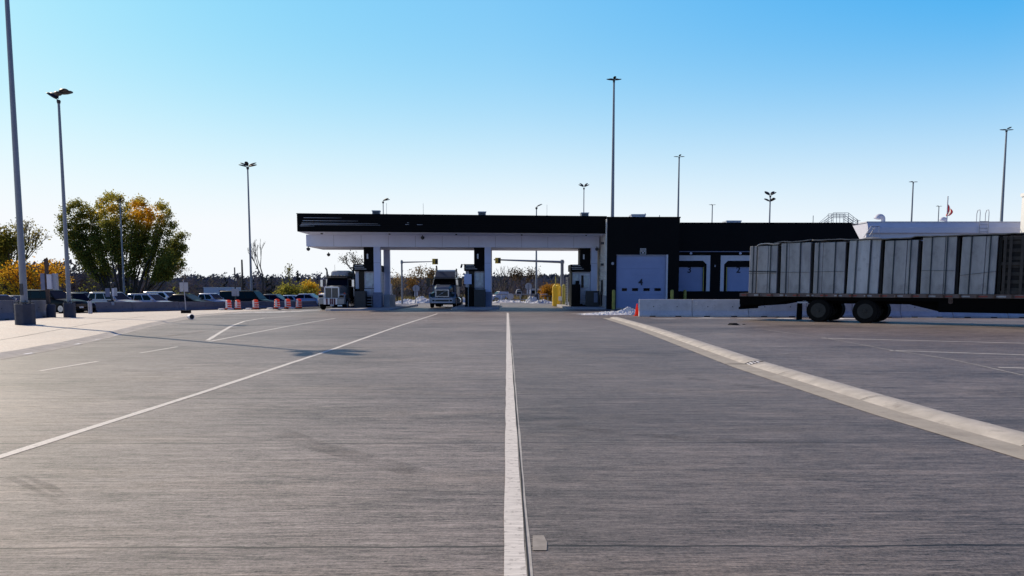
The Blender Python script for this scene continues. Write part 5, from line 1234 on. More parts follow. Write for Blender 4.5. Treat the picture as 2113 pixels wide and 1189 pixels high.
for i, (pa_, pb_, pt, straps, band) in enumerate(blk):
    a, b = ts(pa_+1.4), ts(pb_-1.4); h = tz((pa_+pb_)/2, pt) - zd_; cx_ = (a+b)/2
    o = TO + TD*cx_ + TN*1.3
    t = thing('concrete_block', bt[i], 'concrete block', (o.x, o.y, gz_+zd_), TA, 'concrete blocks strapped on the flatbed')
    ha = (b-a)/2; lean = (.02, 0, .015, .06, .03, .012, .035)[i]
    nseg = 1; body = MB()
    cuts = [-ha, -ha*.42, ha*.35, ha]
    for (c0, c1), dy in zip(zip(cuts, cuts[1:]), (.0, -.012, .008)):
        body.hexa([(c0+.006,-1.2+dy,0),(c1-.006,-1.2+dy,0),(c1-.006,1.2,0),(c0+.006,1.2,0)],[(c0+.006+lean,-1.2+dy,h),(c1-.006+lean,-1.2+dy,h),(c1-.006+lean,1.2,h),(c0+.006+lean,1.2,h)])
    body.build('block', M['block2' if i in (3,) else 'block'], t, bevel=.018)
    MB().box(-ha,ha,-1.15,1.15,-.0,.012).build('bearer', M['wood'], t)
    for px in straps:
        s_ = ts(px)-cx_; mb = MB(); w_ = .024
        mb.hexa([(s_-w_,-1.235,-.15),(s_+w_,-1.235,-.15),(s_+w_,-1.22,-.15),(s_-w_,-1.22,-.15)],[(s_-w_+lean,-1.235,h+.015),(s_+w_+lean,-1.235,h+.015),(s_+w_+lean,-1.22,h+.015),(s_-w_+lean,-1.22,h+.015)])
        mb.box(s_-w_+lean,s_+w_+lean,-1.235,1.22,h+.003,h+.018); mb.box(s_-w_+lean,s_+w_+lean,1.205,1.22,0,h+.003)
        mb.build('strap', M['strap'], t)
    if band:
        za, zb2 = tz(pa_, band[0])-zd_, tz(pb_, band[1])-zd_; th = .045 if i == 0 else .014
        mb = MB().bar((-ha-.0+lean*.5,-1.228,za),(ha+lean*.5,-1.228,zb2),th,.018,(0,1,0)); 
        if i == 0: mb.bar((-ha,-1.228,za-.11),(ha,-1.228,zb2-.06),.014,.018,(0,1,0))
        mb.build('tie_band', M['strap'], t)
    # timber spacer in the gap to the next block
    c = b + (ts(blk[i+1][0]) - b)/2 if i < 6 else b+.12
    o = TO + TD*c + TN*1.35; g_ = (ts(blk[i+1][0])-b if i < 6 else .2)
    tag(MB().box(-max(.02,g_*.30),max(.02,g_*.30),-1.15,1.15,0,h-.04).build('timber_spacer', M['wood'], None, (o.x,o.y,gz_+zd_), bevel=.01), 'dark timber spacer between ' + ['the first and second','the second and third','the third and fourth','the fourth and fifth','the fifth and sixth','the sixth and seventh','the seventh and last'][i] + (' concrete blocks from the tail' if i < 6 else ' concrete block and the dark crates'), 'spacer', 'timber spacers between the concrete blocks')
for o_ in [o for o in bpy.data.objects if o.name.startswith('timber_spacer')]: o_.rotation_euler = (0,0,TA)
# cover sheet over the tops
def cover(px0, px1, tops, label, m, name='cover_sheet', l0=-1.27, sag=.12):
    mb = MB(); n = 60; a, b = ts(px0), ts(px1)
    ls = [l0, l0, -1.0, -.5, .2, .8, 1.2]
    for i in range(n+1):
        s_ = lerp(a, b, i/n); px = lerp(px0, px1, i/n); h = interp(tops, px)
        hz = tz(px, h) + .006*math.sin(i*1.7)
        for j, l in enumerate(ls):
            q = TO + TD*s_ + TN*(1.3+l); dz = -.035-.015*abs(math.sin(i*.53)) if j == 0 else (.006*math.sin(i*.8+j*2) if j > 1 else 0)
            mb.v.append((q.x, q.y, gz_+hz+dz+.02))
    nl = len(ls); mb.f = [(i*nl+j, (i+1)*nl+j, (i+1)*nl+j+1, i*nl+j+1) for i in range(n) for j in range(nl-1)]
    o = mb.build(name, m, smooth=True); sm_ = o.modifiers.new('thickness','SOLIDIFY'); sm_.thickness = .012
    return tag(o, label, 'cover')
M['sheet'] = mat('grey_sheet', (.20,.205,.21), .6, var=.3, scale=3); M['palesheet'] = mat('pale_sheet', (.55,.54,.52), .7, var=.15, scale=3)
cover(1672, 2150, [(1672,496),(1744,493),(1760,494),(1815,492.5),(1818,493),(1895,490),(1900,487),(1972,486),(1980,484.8),(2060,482.5),(2150,479)], 'long grey sheet lying over the front blocks and crates of the load', M['sheet'])
cover(1559, 1604, [(1559,507),(1566,503.5),(1580,502.5),(1592,504),(1604,503)], 'small pale sheet crumpled on top of the endmost concrete block', M['palesheet'])
cover(1590, 1668, [(1590,503.5),(1600,500.5),(1612,498.5),(1630,499.5),(1650,497.5),(1668,495)], 'pale sheet sagging over the second concrete block from the tail', M['sheet'])
mb = MB(); n = 24
sC = ts(1783); o = TO + TD*sC + TN*1.0
mb.lathe([(.55,-.02),(.5,.06),(.3,.13),(.02,.16)],(0,0,0),18); oo = mb.build('rolled_sheet', M['sheet'], None, (o.x,o.y,gz_+tz(1783,494.5)), smooth=True); tag(oo, 'rounded bundle of sheet heaped on the pale smooth concrete block', 'sheet bundle')
M['crate'] = mat('crate_timber', (.05,.042,.036), .85, var=.3, scale=4)
# crates
for i, (a, b, lab) in enumerate(((2063.5,2128,'dark slatted timber crate next to the widest concrete block'),(2131,2195,'dark timber crate at the right edge, last of the trailer load'))):
    s0, s2 = ts(a), ts(b); h = tz(2085,486)-zd_; hw_ = (s2-s0)/2; o = TO + TD*(s0+s2)/2 + TN*1.3
    t = thing('timber_crate', lab, 'crate', (o.x,o.y,gz_+zd_), TA, 'dark crates on the trailer')
    MB().box(-hw_+.06,hw_-.06,-1.12,1.15,.05,h-.05).build('core', M['wood'], t)
    mb = MB()
    for k in range(7): mb.box(-hw_+.1,hw_-.1,-1.15,-1.12,.12+k*(h-.3)/6.5,.26+k*(h-.3)/6.5)
    mb.build('slat', M['crate'], t)
    mb = MB()
    for z in (.02,h*.5,h-.16): MB().box(-hw_,hw_,-1.21,-1.15,z,z+.12).build('rail', M['crate'], t)
    mb = MB()
    for x in (-hw_*.82,-hw_*.45,hw_*.3,hw_*.78): MB().box(x-.05,x+.05,-1.25,-1.21,.0,h).build('upright', M['crate'], t)

# ------------------------------------------------------------------ trees, woods and the far side
def branch_tree(mb, rnd, p, d, L, r, depth, tips, up=.25, spread=.5, kids_=(2,3), shrink=.72, seg=3, n=5):
    d = Vector(d).normalized(); p = Vector(p)
    for k in range(seg):
        q = p + d*(L/seg); r1 = r*(1-.18*(k+1)/seg*1.6)
        mb.cyl(p, q, r*(1-.28*k/seg), r*(1-.28*(k+1)/seg), n if r > .04 else 4 if r > .015 else 3, cap=False)
        p = q; d = (d + Vector((rnd.gauss(0,.09),rnd.gauss(0,.09),rnd.gauss(0,.05)+up*.12))).normalized()
        if depth <= 2: tips.append((p.copy(), depth))
    if depth == 0: return
    for k in range(rnd.randint(*kids_)):
        a = Vector((rnd.gauss(0,1),rnd.gauss(0,1),rnd.gauss(0,.6))); a = (a - d*a.dot(d))
        if a.length < 1e-3: continue
        nd = (d + a.normalized()*spread*rnd.uniform(.6,1.3) + Vector((0,0,up))).normalized()
        branch_tree(mb, rnd, p, nd, L*shrink*rnd.uniform(.75,1.15), r*.62, depth-1, tips, up, spread, kids_, shrink, seg, n)
def leaves(rnd, tips, per, rad, size, colour, zbias=0):
    mb = MB(); tint = []
    for (p, dep) in tips:
        k = per if isinstance(per, int) else rnd.randint(*per)
        for _ in range(k):
            c = p + Vector((rnd.gauss(0,rad),rnd.gauss(0,rad),rnd.gauss(0,rad)+zbias))
            s = rnd.uniform(*size); a = Vector((rnd.gauss(0,1),rnd.gauss(0,1),rnd.gauss(0,1))).normalized(); b = a.cross(Vector((rnd.gauss(0,1),rnd.gauss(0,1),rnd.gauss(0,1)))).normalized()
            mb.add([c-a*s, c+b*s*.6, c+a*s, c-b*s*.6], [(0,1,2,3)]); tint.append(colour(rnd, c))
    return mb, tint
def mixt(a, b, t): return tuple(lerp(x, y, t) for x, y in zip(a, b))
def jit(rnd, c, v=.3):
    k = 1+rnd.uniform(-v,v); return (c[0]*k, c[1]*k, c[2]*k)
GREEN, OLIVE, YEL, ORG, DRY = (.165,.195,.045), (.37,.34,.06), (.80,.55,.05), (.80,.40,.03), (.28,.20,.10)
def bark_part(mb, t): return mb.build('trunk', M['bark'], t, smooth=True)

# the broad multi-stemmed tree: stems fan out from one clump
def big_tree():
    Y = 118; c = W(262, 600, Y); zb = -1.7; rnd = random.Random(5)
    t = thing('broad_tree', 'broad many-stemmed tree, green below with yellow tops, behind the parked cars', 'tree', (c.x, Y, zb))
    mb = MB(); tips = []
    top = [(142,433),(152,425),(170,418),(200,425),(218,410),(250,408),(290,418),(305,425),(332,425),(352,455),(366,490)]
    ends = []
    spots_ = [(141,436),(150,428),(163,424),(176,432),(188,440),(203,428),(214,420),(224,412),(236,410),(248,414),(262,432),(276,424),(289,419),(298,424),(310,440),(326,431),(336,430),(347,446),(356,468),(366,492),(373,512),
              (134,470),(137,492),(150,512),(170,535),(352,530),(340,548),(318,520),(190,500),(232,470),(250,500),(300,480),(275,520),(206,540),(330,480),(160,470),(215,465),(285,455),(368,530),(375,492),(379,516),(372,548),(131,452),(358,555),(129,480)]
    for (px, py) in spots_:
        dy = rnd.uniform(-3.2,3.2); e = W(px, py, Y+dy); ends.append(Vector((e.x-c.x, dy, e.z-zb)))
    for e in ends:
        bx_ = e.x*.22+rnd.uniform(-.9,.9); p = Vector((bx_, rnd.uniform(-.8,.8), 0)); n = 9; r = rnd.uniform(.10,.2)
        prev = p
        for k in range(1, n+1):
            u = k/n; q = Vector((lerp(p.x,e.x,u**1.15), lerp(p.y,e.y,u**1.2), lerp(0,e.z,u**.95))) + Vector((rnd.gauss(0,.10),rnd.gauss(0,.10),0))
            mb.cyl(prev, q, r*(1-.9*(k-1)/n), r*(1-.9*k/n), 6, cap=False)
            if q.z > 4.2 and u > .45:
                for _ in range(4):
                    dv = Vector((rnd.gauss(0,.55), rnd.gauss(0,.55), rnd.uniform(.5,1.3))).normalized()
                    l_ = rnd.uniform(.5,1.3)*(1.15-.6*u); z_ = q + dv*l_; mb.cyl(q, z_, .03*(1.3-u), .01, 3, cap=False)
                    tips.append((q.lerp(z_,.5), 0)); tips.append((z_, 0))
                tips.append((q, 0))
            prev = q
    lob = [(rnd.uniform(-9,9), rnd.uniform(3,16), rnd.uniform(.5,1)) for _ in range(14)]
    def col(rn, p):
        h = p.z; f = clamp((h-11.5)/4.5, 0, 1)
        x = p.x
        y_ = 0
        for (lx, lz, s) in ((-2.2,15.6,.6),(2.9,15.2,1.5),(5.9,14.4,1.6),(-3.6,15.4,.5),(4.0,13.8,.9),(-6.2,14.6,.3),(1.0,15.0,.5)):
            y_ += s*math.exp(-((x-lx)**2/1.6+(h-lz)**2/2.2))
        y_ = clamp(y_+rn.uniform(-.25,.25), 0, 1)
        base = mixt(GREEN, OLIVE, clamp(f+rn.uniform(-.2,.35)-(.35 if x < -2.5 else 0),0,1))
        return jit(rn, mixt(base, mixt(YEL, ORG, rn.uniform(0,.7) if x > 2 else rn.uniform(0,.3)), y_), .35)
    bark_part(mb, t)
    lm, tint = leaves(rnd, tips, (24,42), .37, (.09,.20), col)
    # underbrush skirt at the foot
    low = [(Vector((rnd.uniform(-7.5,9.5), rnd.uniform(-2.5,2.5), abs(rnd.gauss(0,1.2))+.2)), 0) for _ in range(120)]
    l2, t2_ = leaves(rnd, low, (10,20), .45, (.1,.2), lambda rn,p: jit(rn, mixt(GREEN,OLIVE,rn.uniform(0,.6)),.35))
    o = len(lm.v); lm.v += l2.v; lm.f += [tuple(i+o for i in f) for f in l2.f]; tint += t2_
    lm.build('crown', M['leaf'], t, tint=tint)
big_tree()
def leafy(name, label, px, Y, top_py, zb, seed, cols, per, rad, size, L=None, spread=.5, depth=4, stems=1, lean=0, r=.16, up=.25, width=1.0, skirt=0, group='trees beyond the yard'):
    rnd = random.Random(seed); p = W(px, 600, Y); H = W(px, top_py, Y).z - zb
    t = thing(name, label, 'tree' if name != 'shrub' else 'shrub', (p.x, Y, zb), 0, group); mb = MB(); tips = []
    for k in range(stems):
        a = rnd.uniform(0,6.28); off = Vector((math.cos(a),math.sin(a),0))*(.25*width*(stems > 1))
        branch_tree(mb, rnd, off, (off.x*.6+lean, off.y*.5, 1), H*.36, r*H/9, depth, tips, up, spread)
    zmax = max(q.z for q, _ in tips); s = H/zmax
    mb.v = [(x*s*width, y*s*width, z*s) for x, y, z in mb.v]; tips = [(Vector((q.x*s*width,q.y*s*width,q.z*s)), d) for q, d in tips]
    bark_part(mb, t)
    if per:
        if skirt: tips += [(Vector((rnd.gauss(0,skirt),rnd.gauss(0,skirt*.5),abs(rnd.gauss(0,H*.25)))),0) for _ in range(60)]
        def col(rn, q):
            return jit(rn, mixt(cols[0], cols[1], clamp(q.z/H+rn.uniform(-.35,.35),0,1)), .35)
        lm, tint = leaves(rnd, tips, per, rad, size, col); lm.build('crown', M['leaf'], t, tint=tint)
    return t
leafy('yellowing_tree', 'half bare yellowing tree seen left and right of the tallest pole', 32, 92, 452, -1.6, 21, (OLIVE,(.25,.20,.04)), (1,3), .3, (.08,.16), stems=4, spread=.55, r=.14, depth=4, width=1.0)
leafy('leafy_tree', 'dense yellow-green tree cut by the left edge of the picture', -6, 88, 470, -1.6, 22, (OLIVE,(.22,.19,.03)), (5,10), .4, (.09,.2), stems=4, spread=.5, depth=4, width=.9)
leafy('shrub', 'bright golden bush right of the tallest pole', 70, 84, 545, -1.5, 23, (YEL,ORG), (14,22), .42, (.08,.17), stems=6, spread=.6, depth=2, width=1.15, skirt=1.2)
leafy('shrub', 'golden and olive bush at the foot of the tallest pole, reaching the left edge', 16, 86, 552, -1.5, 24, (OLIVE,YEL), (12,18), .42, (.09,.18), stems=6, spread=.6, depth=2, width=1.4, skirt=1.6)
leafy('bare_tree', 'tall bare tree with upswept branches right of the lamp pole behind the van', 541, 100, 493, -1.2, 31, None, 0, 0, 0, spread=.42, depth=5, up=.32, r=.17, width=.95)
leafy('young_tree', 'narrow thinly leaved green tree above the light blue pickup', 601, 98, 543, -1.2, 32, (OLIVE,(.13,.13,.03)), (1,4), .25, (.07,.15), spread=.34, depth=3, up=.45, width=.6)
leafy('bare_tree', 'small bare sapling above the portable sign stand', 378, 104, 548, -1.2, 33, (DRY,DRY), (0,1), .2, (.05,.1), spread=.4, depth=4, r=.08, width=.7)
leafy('bare_tree', 'thin bare tree just left of the narrow green tree', 570, 110, 563, -1.2, 34, None, 0, 0, 0, spread=.45, depth=4, r=.12)
leafy('shrub', 'small yellow and orange bush left of the white-grilled truck', 639, 96, 584, -1.2, 35, (ORG,YEL), (16,24), .3, (.07,.14), stems=5, spread=.4, depth=2, up=.5, width=.8, skirt=.5)
leafy('shrub', 'olive green bush below the narrow green tree', 604, 94, 592, -1.2, 36, (GREEN,OLIVE), (14,22), .35, (.08,.16), stems=6, spread=.6, depth=2, width=1.6, skirt=1.0)
leafy('young_tree', 'sparse dark-leaved tree seen between the truck and the left booth roof', 739, 104, 520, -1.0, 37, (DRY,(.05,.05,.03)), (1,3), .25, (.07,.14), spread=.5, depth=4)
for i, (px, Y, py, seed, cols, per, lab) in enumerate(((823,112,566,41,(DRY,DRY),(0,2),'bare brown tree behind the left signal mast'),(848,108,578,42,(DRY,(.2,.11,.03)),(1,3),'low russet tree behind the stop sign left of the blue truck'),
    (872,112,552,43,(DRY,(.17,.11,.05)),(2,4),'tallest brown tree behind the left shoulder of the blue truck'),(948,114,572,44,((.05,.05,.03),DRY),(3,6),'dark tree between the blue truck and the middle booth'),
    (1028,118,548,45,None,0,'bare tree with upright twigs at the left of the right lane opening'),(1052,120,556,46,(DRY,(.06,.045,.035)),(1,3),'first of two round brown-leaved trees in the right lane opening'),(1082,120,556,47,(DRY,(.07,.05,.04)),(2,4),'second round brown-leaved tree, left of the lamp pole in the right lane opening'),
    (1040,126,562,48,None,0,'thin bare tree behind the upright-twigged tree in the right lane opening'))):
    leafy('bare_tree' if not per else 'brown_tree', lab, px, Y, py, -1.0, seed, cols, per, .35, (.08,.17), spread=.55, depth=4, stems=1 if i % 2 else 2, r=.15)
leafy('shrub', 'round orange bush beyond the yellow posts in the right lane', 1138, 104, 592, -.9, 51, (ORG,(.4,.2,.03)), (18,26), .3, (.07,.14), stems=7, spread=.6, depth=2, width=1.2, skirt=.7)

# far woods: one mass of bare grey-brown trees, seen only as a band
def woods(name, label, x0, x1, y0, y1, h0, h1, count, seed, cols, zb):
    rnd = random.Random(seed); mb = MB(); tint = []
    for _ in range(count):
        x, y = rnd.uniform(x0, x1), rnd.uniform(y0, y1); h = rnd.uniform(h0, h1)*(1.15 if rnd.random() < .08 else 1); c = rnd.choice(cols); c = jit(rnd, c, .25); w_ = h*.02
        conifer = rnd.random() < .12
        n0 = len(mb.f)
        mb.add([(x-w_*.5,y,zb),(x+w_*.5,y,zb),(x+w_*.1,y,zb+h),(x-w_*.1,y,zb+h)], [(0,1,2,3)])
        for k in range(26):
            u = rnd.uniform(.04,.95); a = rnd.uniform(0,6.28)
            l_ = h*(.34*(1-u)+.10)*rnd.uniform(.6,1.2) if not conifer else h*.24*(1-u)*rnd.uniform(.7,1.1)
            z = zb+u*h; ex, ey, ez = x+math.cos(a)*l_, y+math.sin(a)*l_, z+l_*(rnd.uniform(.3,1.1) if not conifer else rnd.uniform(-.3,.1)); t_ = h*.018 if not conifer else h*.05
            mb.add([(x,y,z-t_),(x,y,z+t_),(ex,ey,ez)], [(0,1,2)])
            if rnd.random() < .85:
                q = h*rnd.uniform(.02,.05); mb.add([(ex-q,ey-q,ez-q*.6),(ex+q,ey,ez-q*.3),(ex+q*.3,ey+q,ez+q*1.4)], [(0,1,2)])
        tint += [c if not conifer else (.03,.035,.028)]*(len(mb.f)-n0)
    return tag(mb.build(name, M['twig'], tint=tint), label, 'woods', kind='stuff')
BR = [(.20,.165,.165),(.165,.15,.165),(.22,.175,.15),(.15,.145,.16),(.19,.17,.12)]
woods('distant_woods', 'belt of bare grey-brown woods behind the parking lot', -118, -34, 150, 205, 4.0, 6.2, 620, 3, BR, -1.8)
woods('distant_woods', 'lower grey woodland band behind the left and middle lanes', -40, 4, 135, 190, 3.3, 5.2, 420, 6, BR, -1.5)
woods('distant_woods', 'darker woodland at the far left behind the black car', -100, -70, 112, 140, 5.6, 7.4, 340, 7, BR, -1.9)
woods('distant_woods', 'grey thicket behind the rail fence in the right lane opening', -3, 14, 128, 160, 2.8, 4.4, 170, 8, BR, -1.0)
# wooded far hill
mb = MB(); rnd = random.Random(2)
nx_, ny_ = 90, 14
for j in range(ny_+1):
    for i in range(nx_+1):
        x = lerp(-900, 900, i/nx_); y = lerp(480, 900, j/ny_); b = math.sin(math.pi*j/ny_)**.6
        mb.v.append((x, y, -2 + b*(7.5+2.5*math.sin(x*.006+1)+1.2*math.sin(x*.021)) + rnd.uniform(-.5,.5)*b))
mb.f = [(j*(nx_+1)+i, j*(nx_+1)+i+1, (j+1)*(nx_+1)+i+1, (j+1)*(nx_+1)+i) for j in range(ny_) for i in range(nx_)]
tag(mb.build('hills', mat('hill_scrub', (.05,.05,.055), .95, var=.5, scale=.08)), kind='structure')
mb = MB(); tint = []
for _ in range(2600):
    x, y = rnd.uniform(-420,300), rnd.uniform(500,640); b = math.sin(math.pi*(y-480)/420)**.6; z = -2+b*(7.5+2.5*math.sin(x*.006+1)+1.2*math.sin(x*.021)); h = rnd.uniform(2.5,5); r = h*.35
    n0 = len(mb.f); mb.cyl((x,y,z-1),(x,y,z+h*.55),r*.8,r,5,cap=False); mb.cyl((x,y,z+h*.55),(x,y,z+h),r,r*.15,5,cap=False); tint += [jit(rnd,(.055,.06,.075),.3)]*(len(mb.f)-n0)
tag(mb.build('hill_woods', M['twig'], tint=tint), 'far dark wooded hillside closing the view through the right lane', 'woods', kind='stuff')
# rough grass strip in front of the woods
rnd = random.Random(12); mb = MB(); tint = []
for _ in range(9000):
    x = rnd.uniform(-92,16); y = rnd.uniform(112,134) if x < -14 else rnd.uniform(100,125); h = rnd.uniform(.3,1.1); a = rnd.uniform(0,3.14); dx, dy = math.cos(a)*.12, math.sin(a)*.12; z = Z(x,y)-.1
    mb.add([(x-dx,y-dy,z),(x+dx,y+dy,z),(x+rnd.gauss(0,.2),y,z+h)], [(0,1,2)]); tint.append(jit(rnd, rnd.choice([(.20,.16,.08),(.16,.14,.06),(.11,.11,.04),(.24,.19,.11)]),.25))
tag(mb.build('grass', M['leaf'], tint=tint), 'dry rough grass beyond the parking lot and behind the lanes', 'grass', kind='stuff')

# ------------------------------------------------------------------ beyond the canopy
def zz(Y): return Z(0,Y)
def signal(px_pole, Y, py_arm0, px_end, py_arm1, label, r=.1):
    p = W(px_pole, py_arm0, Y); e = W(px_end, py_arm1, Y); zb = zz(Y)
    t = thing('signal_mast', label, 'signal mast', (p.x, Y, zb), 0, 'signal masts behind the canopy')
    MB().cyl((0,0,0),(0,0,p.z-zb+.25),r,r*.9,n=12).lathe([(r*1.25,p.z-zb-.15),(r*1.25,p.z-zb+.15)],(0,0,0),12).build('pole', M['galv'], t, smooth=True)
    MB().cyl((0,0,p.z-zb),(e.x-p.x,0,e.z-zb),r*.75,r*.4,n=10).build('arm', M['galv'], t, smooth=True)
    return t
def sig_head(px, py, Y, label):
    p = W(px, py, Y); t = thing('lane_signal', label, 'traffic signal', (p.x, Y-.12, p.z), 0, 'yellow lane signals'); w_ = W(px+5.8,py,Y).x-p.x
    MB().box(-w_,w_,-.05,.12,-w_,w_).build('back_plate', M['signalyellow'], t)
    MB().box(-w_*.97,-.02,-.09,-.05,-w_*.92,w_*.92).build('arrow_panel', M['yellow'], t)
    MB().box(.03,w_*.95,-.11,-.05,-w_*.9,w_*.9).build('lens_panel', M['charcoal'], t)
    for z in (-w_*.45, w_*.45):
        MB().cyl((w_*.5,-.22,z),(w_*.5,-.11,z),w_*.34,n=14).build('lens_hood', M['blackgloss'], t, smooth=True)
    mb = MB(); mb.box(-w_*.56,-w_*.44,-.10,-.09,-w_*.5,w_*.55); mb.prism([(-w_*.75,-w_*.2),(-w_*.25,-w_*.2),(-w_*.5,-w_*.65)],'y',-.105,-.092)
    mb.build('arrow', M['charcoal'], t)
    return t
M['signalyellow'] = mat('signal_yellow', (.85,.58,.07), .5, var=.1)
signal(829, 84, 541.5, 897, 540, 'grey signal mast with a thin arm beside the left booth', .11); sig_head(898, 540, 83.8, 'yellow lane signal hanging at the arm end above the blue truck')
signal(1160, 82, 541, 1019, 536, 'thick grey signal mast with a long arm reaching left across the right lane', .19); sig_head(1027.5, 538, 81.8, 'yellow lane signal near the middle column on the long arm')
def octo(px, py, Y, r_px, label, pole_px=None):
    p = W(px, py, Y); r = W(px+r_px,py,Y).x-p.x; zb = zz(Y); t = thing('stop_sign', label, 'road sign', (p.x, Y, zb), 0, 'road signs seen from behind')
    mb = MB(); mb.prism([(r*1.08*math.cos(R(22.5+45*k)), p.z-zb+r*1.08*math.sin(R(22.5+45*k))) for k in range(8)], 'y', -.03, 0); mb.build('sign_plate', M['signback'], t)
    MB().cyl((-.06,-.06,0),(-.06,-.06,p.z-zb+r*.7),.045,n=8).build('post', M['galv'], t)
    MB().box(-r*.5,-r*.12,-.05,-.03,p.z-zb-r*2.3,p.z-zb-r*1.05).box(r*.12,r*.5,-.05,-.03,p.z-zb-r*2.3,p.z-zb-r*1.05).build('side_plate', M['surround'], t)
octo(858.5, 595.5, 92, 7.0, 'grey back of an octagonal sign on a post left of the blue truck')
octo(1090.5, 591, 96, 6.8, 'grey back of an octagonal sign left of the lamp pole in the right lane')
# rail fence across the back of the lane
Yr = 98; x0, x1 = W(1016,600,Yr).x, W(1112,600,Yr).x
t = thing('rail_fence', 'low grey double-rail fence across the back of the right lane', 'fence', ((x0+x1)/2, Yr, zz(Yr)))
mb = MB(); hw_ = (x1-x0)/2
for z in (W(1050,607.5,Yr).z-zz(Yr), W(1050,618.5,Yr).z-zz(Yr)): MB().cyl((-hw_,0,z),(hw_,0,z),.06,n=8).build('rail', M['galv'], t)
for k in range(6): MB().cyl((lerp(-hw_,hw_,k/5),.08,0),(lerp(-hw_,hw_,k/5),.08,1.05),.06,n=8).build('post', M['signback'], t)
p = W(1053.5,612,97.5); t = thing('round_sign', 'grey round sign disc on the rail fence', 'road sign', (p.x,97.5,p.z)); r = W(1060,612,97.5).x-p.x
MB().cyl((0,-.03,0),(0,0,0),r,n=24).build('disc', M['signback'], t); MB().box(-.05,.05,0,.08,-p.z+zz(97.5),r*.6).build('post', M['galv'], t)
# vehicles and gear behind the fence
p = W(1031,612,104); t = thing('white_car', 'small white car behind the left end of the rail fence', 'car', (p.x,104,zz(104)), R(200))
MB().loft([[(-1.1,-.8,.3),(-1.1,.8,.3),(-1.1,.72,1.35),(-1.1,-.72,1.35)],[(.3,-.82,.28),(.3,.82,.28),(.2,.66,1.4),(.2,-.66,1.4)],[(.75,-.82,.28),(.75,.82,.28),(.75,.74,.9),(.75,-.74,.9)],[(1.3,-.7,.35),(1.3,.7,.35),(1.3,.6,.7),(1.3,-.6,.7)]]).build('body', M['surround'], t, smooth=True)
MB().hexa([(.24,-.6,.92),(.74,-.68,.92),(.74,.68,.92),(.24,.6,.92)],[(.2,-.58,1.36),(.3,-.58,1.36),(.3,.58,1.36),(.2,.58,1.36)]).build('windscreen', M['glass'], t)
for x in (-.7,.8):
    for sd in (-1,1): wheel(t, x, sd*.74, .28, .18, sd)
p = W(1071,608,110); w_ = W(1077,608,110).x-p.x; zb = zz(110); ht = W(1071,597,110).z-zb
t = thing('parked_truck', 'narrow dark truck with a rounded pale top behind the rail fence', 'truck', (p.x,110,zb))
MB().prism([(-w_,.5),(w_,.5),(w_,ht-.5),(w_*.7,ht-.1),(0,ht),(-w_*.7,ht-.1),(-w_,ht-.5)],'y',0,5).build('body', M['signback'], t)
MB().box(-w_*.78,w_*.78,-.03,0,ht*.55,ht*.72).build('windscreen', M['glass'], t); 
mb = MB()
for k in range(4): mb.box(-w_*.7,w_*.7,-.03,0,.65+k*.25,.78+k*.25)
mb.build('grille', M['blackgloss'], t)
for sd in (-1,1):
    wheel(t, .0, 0, .01, .01, 1) if False else None
    MB().cyl((sd*w_*.75-.15,.7,.45),(sd*w_*.75+.15,.7,.45),.45,n=16).build('wheel', M['rubber'], t)
p = W(1117,612,112); xl, xr_ = W(1095,612,112).x-p.x, W(1141,612,112).x-p.x; zb = zz(112); ht = W(1110,597.5,112).z-zb
t = thing('grey_box_trailer', 'grey box trailer with a black open end behind the lamp pole in the right lane', 'trailer', (p.x,112,zb))
MB().box(xl,xr_,0,2.4,.7,ht).build('box_body', M['signback'], t); MB().box(xl+.15,xl+1.5,-.03,0,.8,ht-.15).build('open_end', M['black'], t); MB().box(xl-.05,xr_+.05,-.05,2.45,ht,ht+.1).build('roof', M['trim_and_glint'], t)
for x in (xl+.8,xr_-.8): MB().cyl((x,-.0,.42),(x,.3,.42),.42,n=16).build('wheel', M['rubber'], t)
# table-like green bench stand
p = W(1133,620,90); t = thing('picnic_table', 'dark green slatted table standing behind the yellow posts', 'table', (p.x,90,zz(90)))
MB().box(-1.0,.9,-.4,.4,.78,.86).build('table_top', M['greenp'] if 'greenp' in M else M['charcoal'], t); MB().box(-1.05,-.2,-.45,.2,1.02,1.1).build('upper_shelf', M['signback'], t)
for x in (-.75,-.2,.35,.75): MB().box(x,x+.08,-.3,.3,0,.78).build('leg', M['galv'], t)
# yellow posts and plates
for i, (px, py0, Y, m, w_, lab) in enumerate(((1146.5,571,70,'yellow',.11,'tall yellow post, leftmost of the yellow group left of the right booth'),(1150.5,589,70.5,'yellow',.22,'broad yellow panel post in the middle of the yellow group'),(1163.5,588,69,'olive',.14,'faded yellow post nearest the right booth'))):
    p = W(px, py0, Y); zb = zz(Y); t = thing('yellow_post', lab, 'post', (p.x, Y, zb), 0, 'yellow posts by the right booth'); h = p.z-zb
    if i == 0: MB().box(-w_*1.6,w_*1.6,-.05,.05,0,h*.62).build('panel', M[m], t); MB().cyl((0,.06,0),(0,.06,h),.04,n=8).build('post', M['olive'], t)
    else: MB().cyl((0,0,0),(0,0,h-.05),w_,n=14).build('post', M[m], t, smooth=True); MB().lathe([(w_,h-.05),(w_*.7,h+.02),(.03,h+.05)],(0,0,0),14).build('cap', M[m], t, smooth=True)
p = W(1143,587,71.5); zb = zz(71.5); t = thing('striped_cabinet', 'pale yellow cabinet with a rounded top behind the yellow posts', 'cabinet', (W(1149,600,72.5).x,72.5,zb)); h = W(1149,586,72.5).z-zb
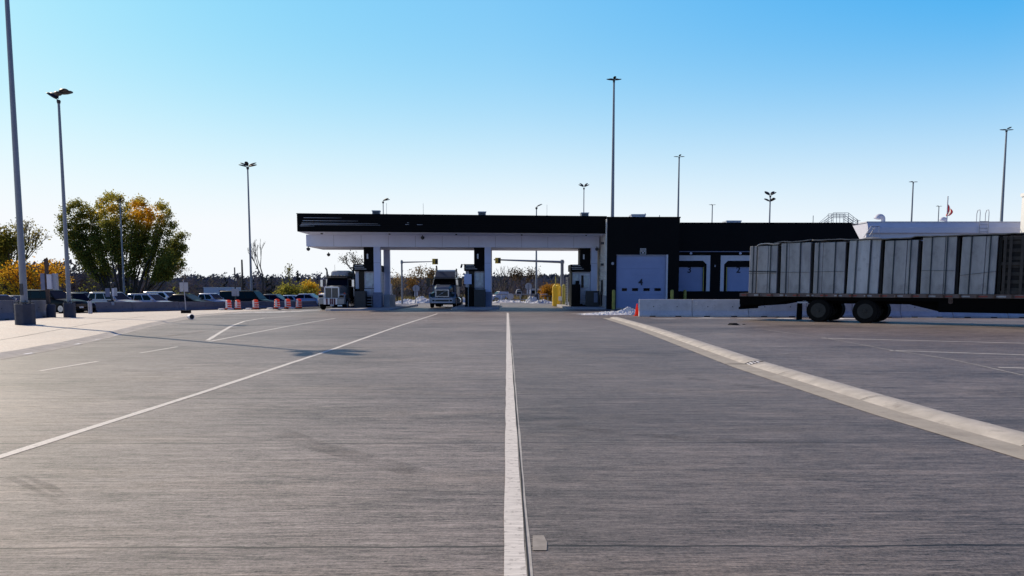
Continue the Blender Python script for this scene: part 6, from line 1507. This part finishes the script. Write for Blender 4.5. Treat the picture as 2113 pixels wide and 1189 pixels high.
MB().prism([(-.42,0),(.42,0),(.42,h-.3),(.2,h),(-.2,h),(-.42,h-.3)],'y',-.2,.4).build('housing', M['yellow'], t, bevel=.03)
MB().box(.0,.3,-.24,-.2,h*.72,h*.82).build('slot', M['tar'], t)
p = W(1155.5,614,69.5); t = thing('small_notice', 'small white notice on a short stand before the yellow posts', 'notice', (p.x,69.0,zz(69.5)))
MB().cyl((0,.03,0),(0,.03,.7),.025,n=8).build('post', M['galv'], t); MB().box(-.17,.17,0,.02,.55,.95).build('panel', M['siding'], t)
p = W(1170,600,66.2); h = W(1170,572,66.2).z-zz(66.2)
t = thing('striped_post', 'thin white post with dark notches at the left edge of the right booth', 'post', (p.x,66.2,zz(66.2)))
MB().box(-.09,.09,-.05,.05,0,h).build('post', M['siding'], t)
mb = MB()
for k in range(11): mb.box(-.095,-.02,-.06,-.0,.2+k*h/12.5,.2+k*h/12.5+.1)
mb.build('notch', M['charcoal'], t)
# utility box behind the left booth
p = gp(818,632); t = thing('pole_cabinet', 'grey cabinet on a pedestal behind the left booth', 'cabinet', (p.x, 68.5, zz(68.5)+.1))
MB().box(-.42,-.02,-.15,.15,0,3.0).build('pillar', M['offwhite'], t); MB().box(.05,.45,-.15,.2,1.1,2.0).build('meter_box', M['boothpanel'], t); MB().box(.0,.5,-.15,.25,0,1.1).build('pedestal', M['signback'], t)
# snowy rubble mounds behind the lanes
for k, (px, py, Y, rx, ry, hg, lab) in enumerate(((838,625,97,2.2,1.1,.5,'white rubble mound left of the stop sign'),(872,626,94,2.0,1.0,.75,'white rubble mound against the left flank of the blue truck'),(953,625,96,1.4,.8,.5,'white rubble mound right of the blue truck'),
    (1050,622,95,3.0,.8,.25,'long low white rubble ridge under the rail fence'),(1099,622,91,1.0,.7,.7,'white rubble heap at the foot of the lamp pole'),(1120,624,88,1.8,.6,.3,'low white rubble before the dark green table'))):
    q = W(px, 600, Y); heap('rubble', (q.x, Y, -.02), rx, ry, hg, lab, M['rubble'], n=22, seed=60+k, stones=60, ss=(.06,.2))
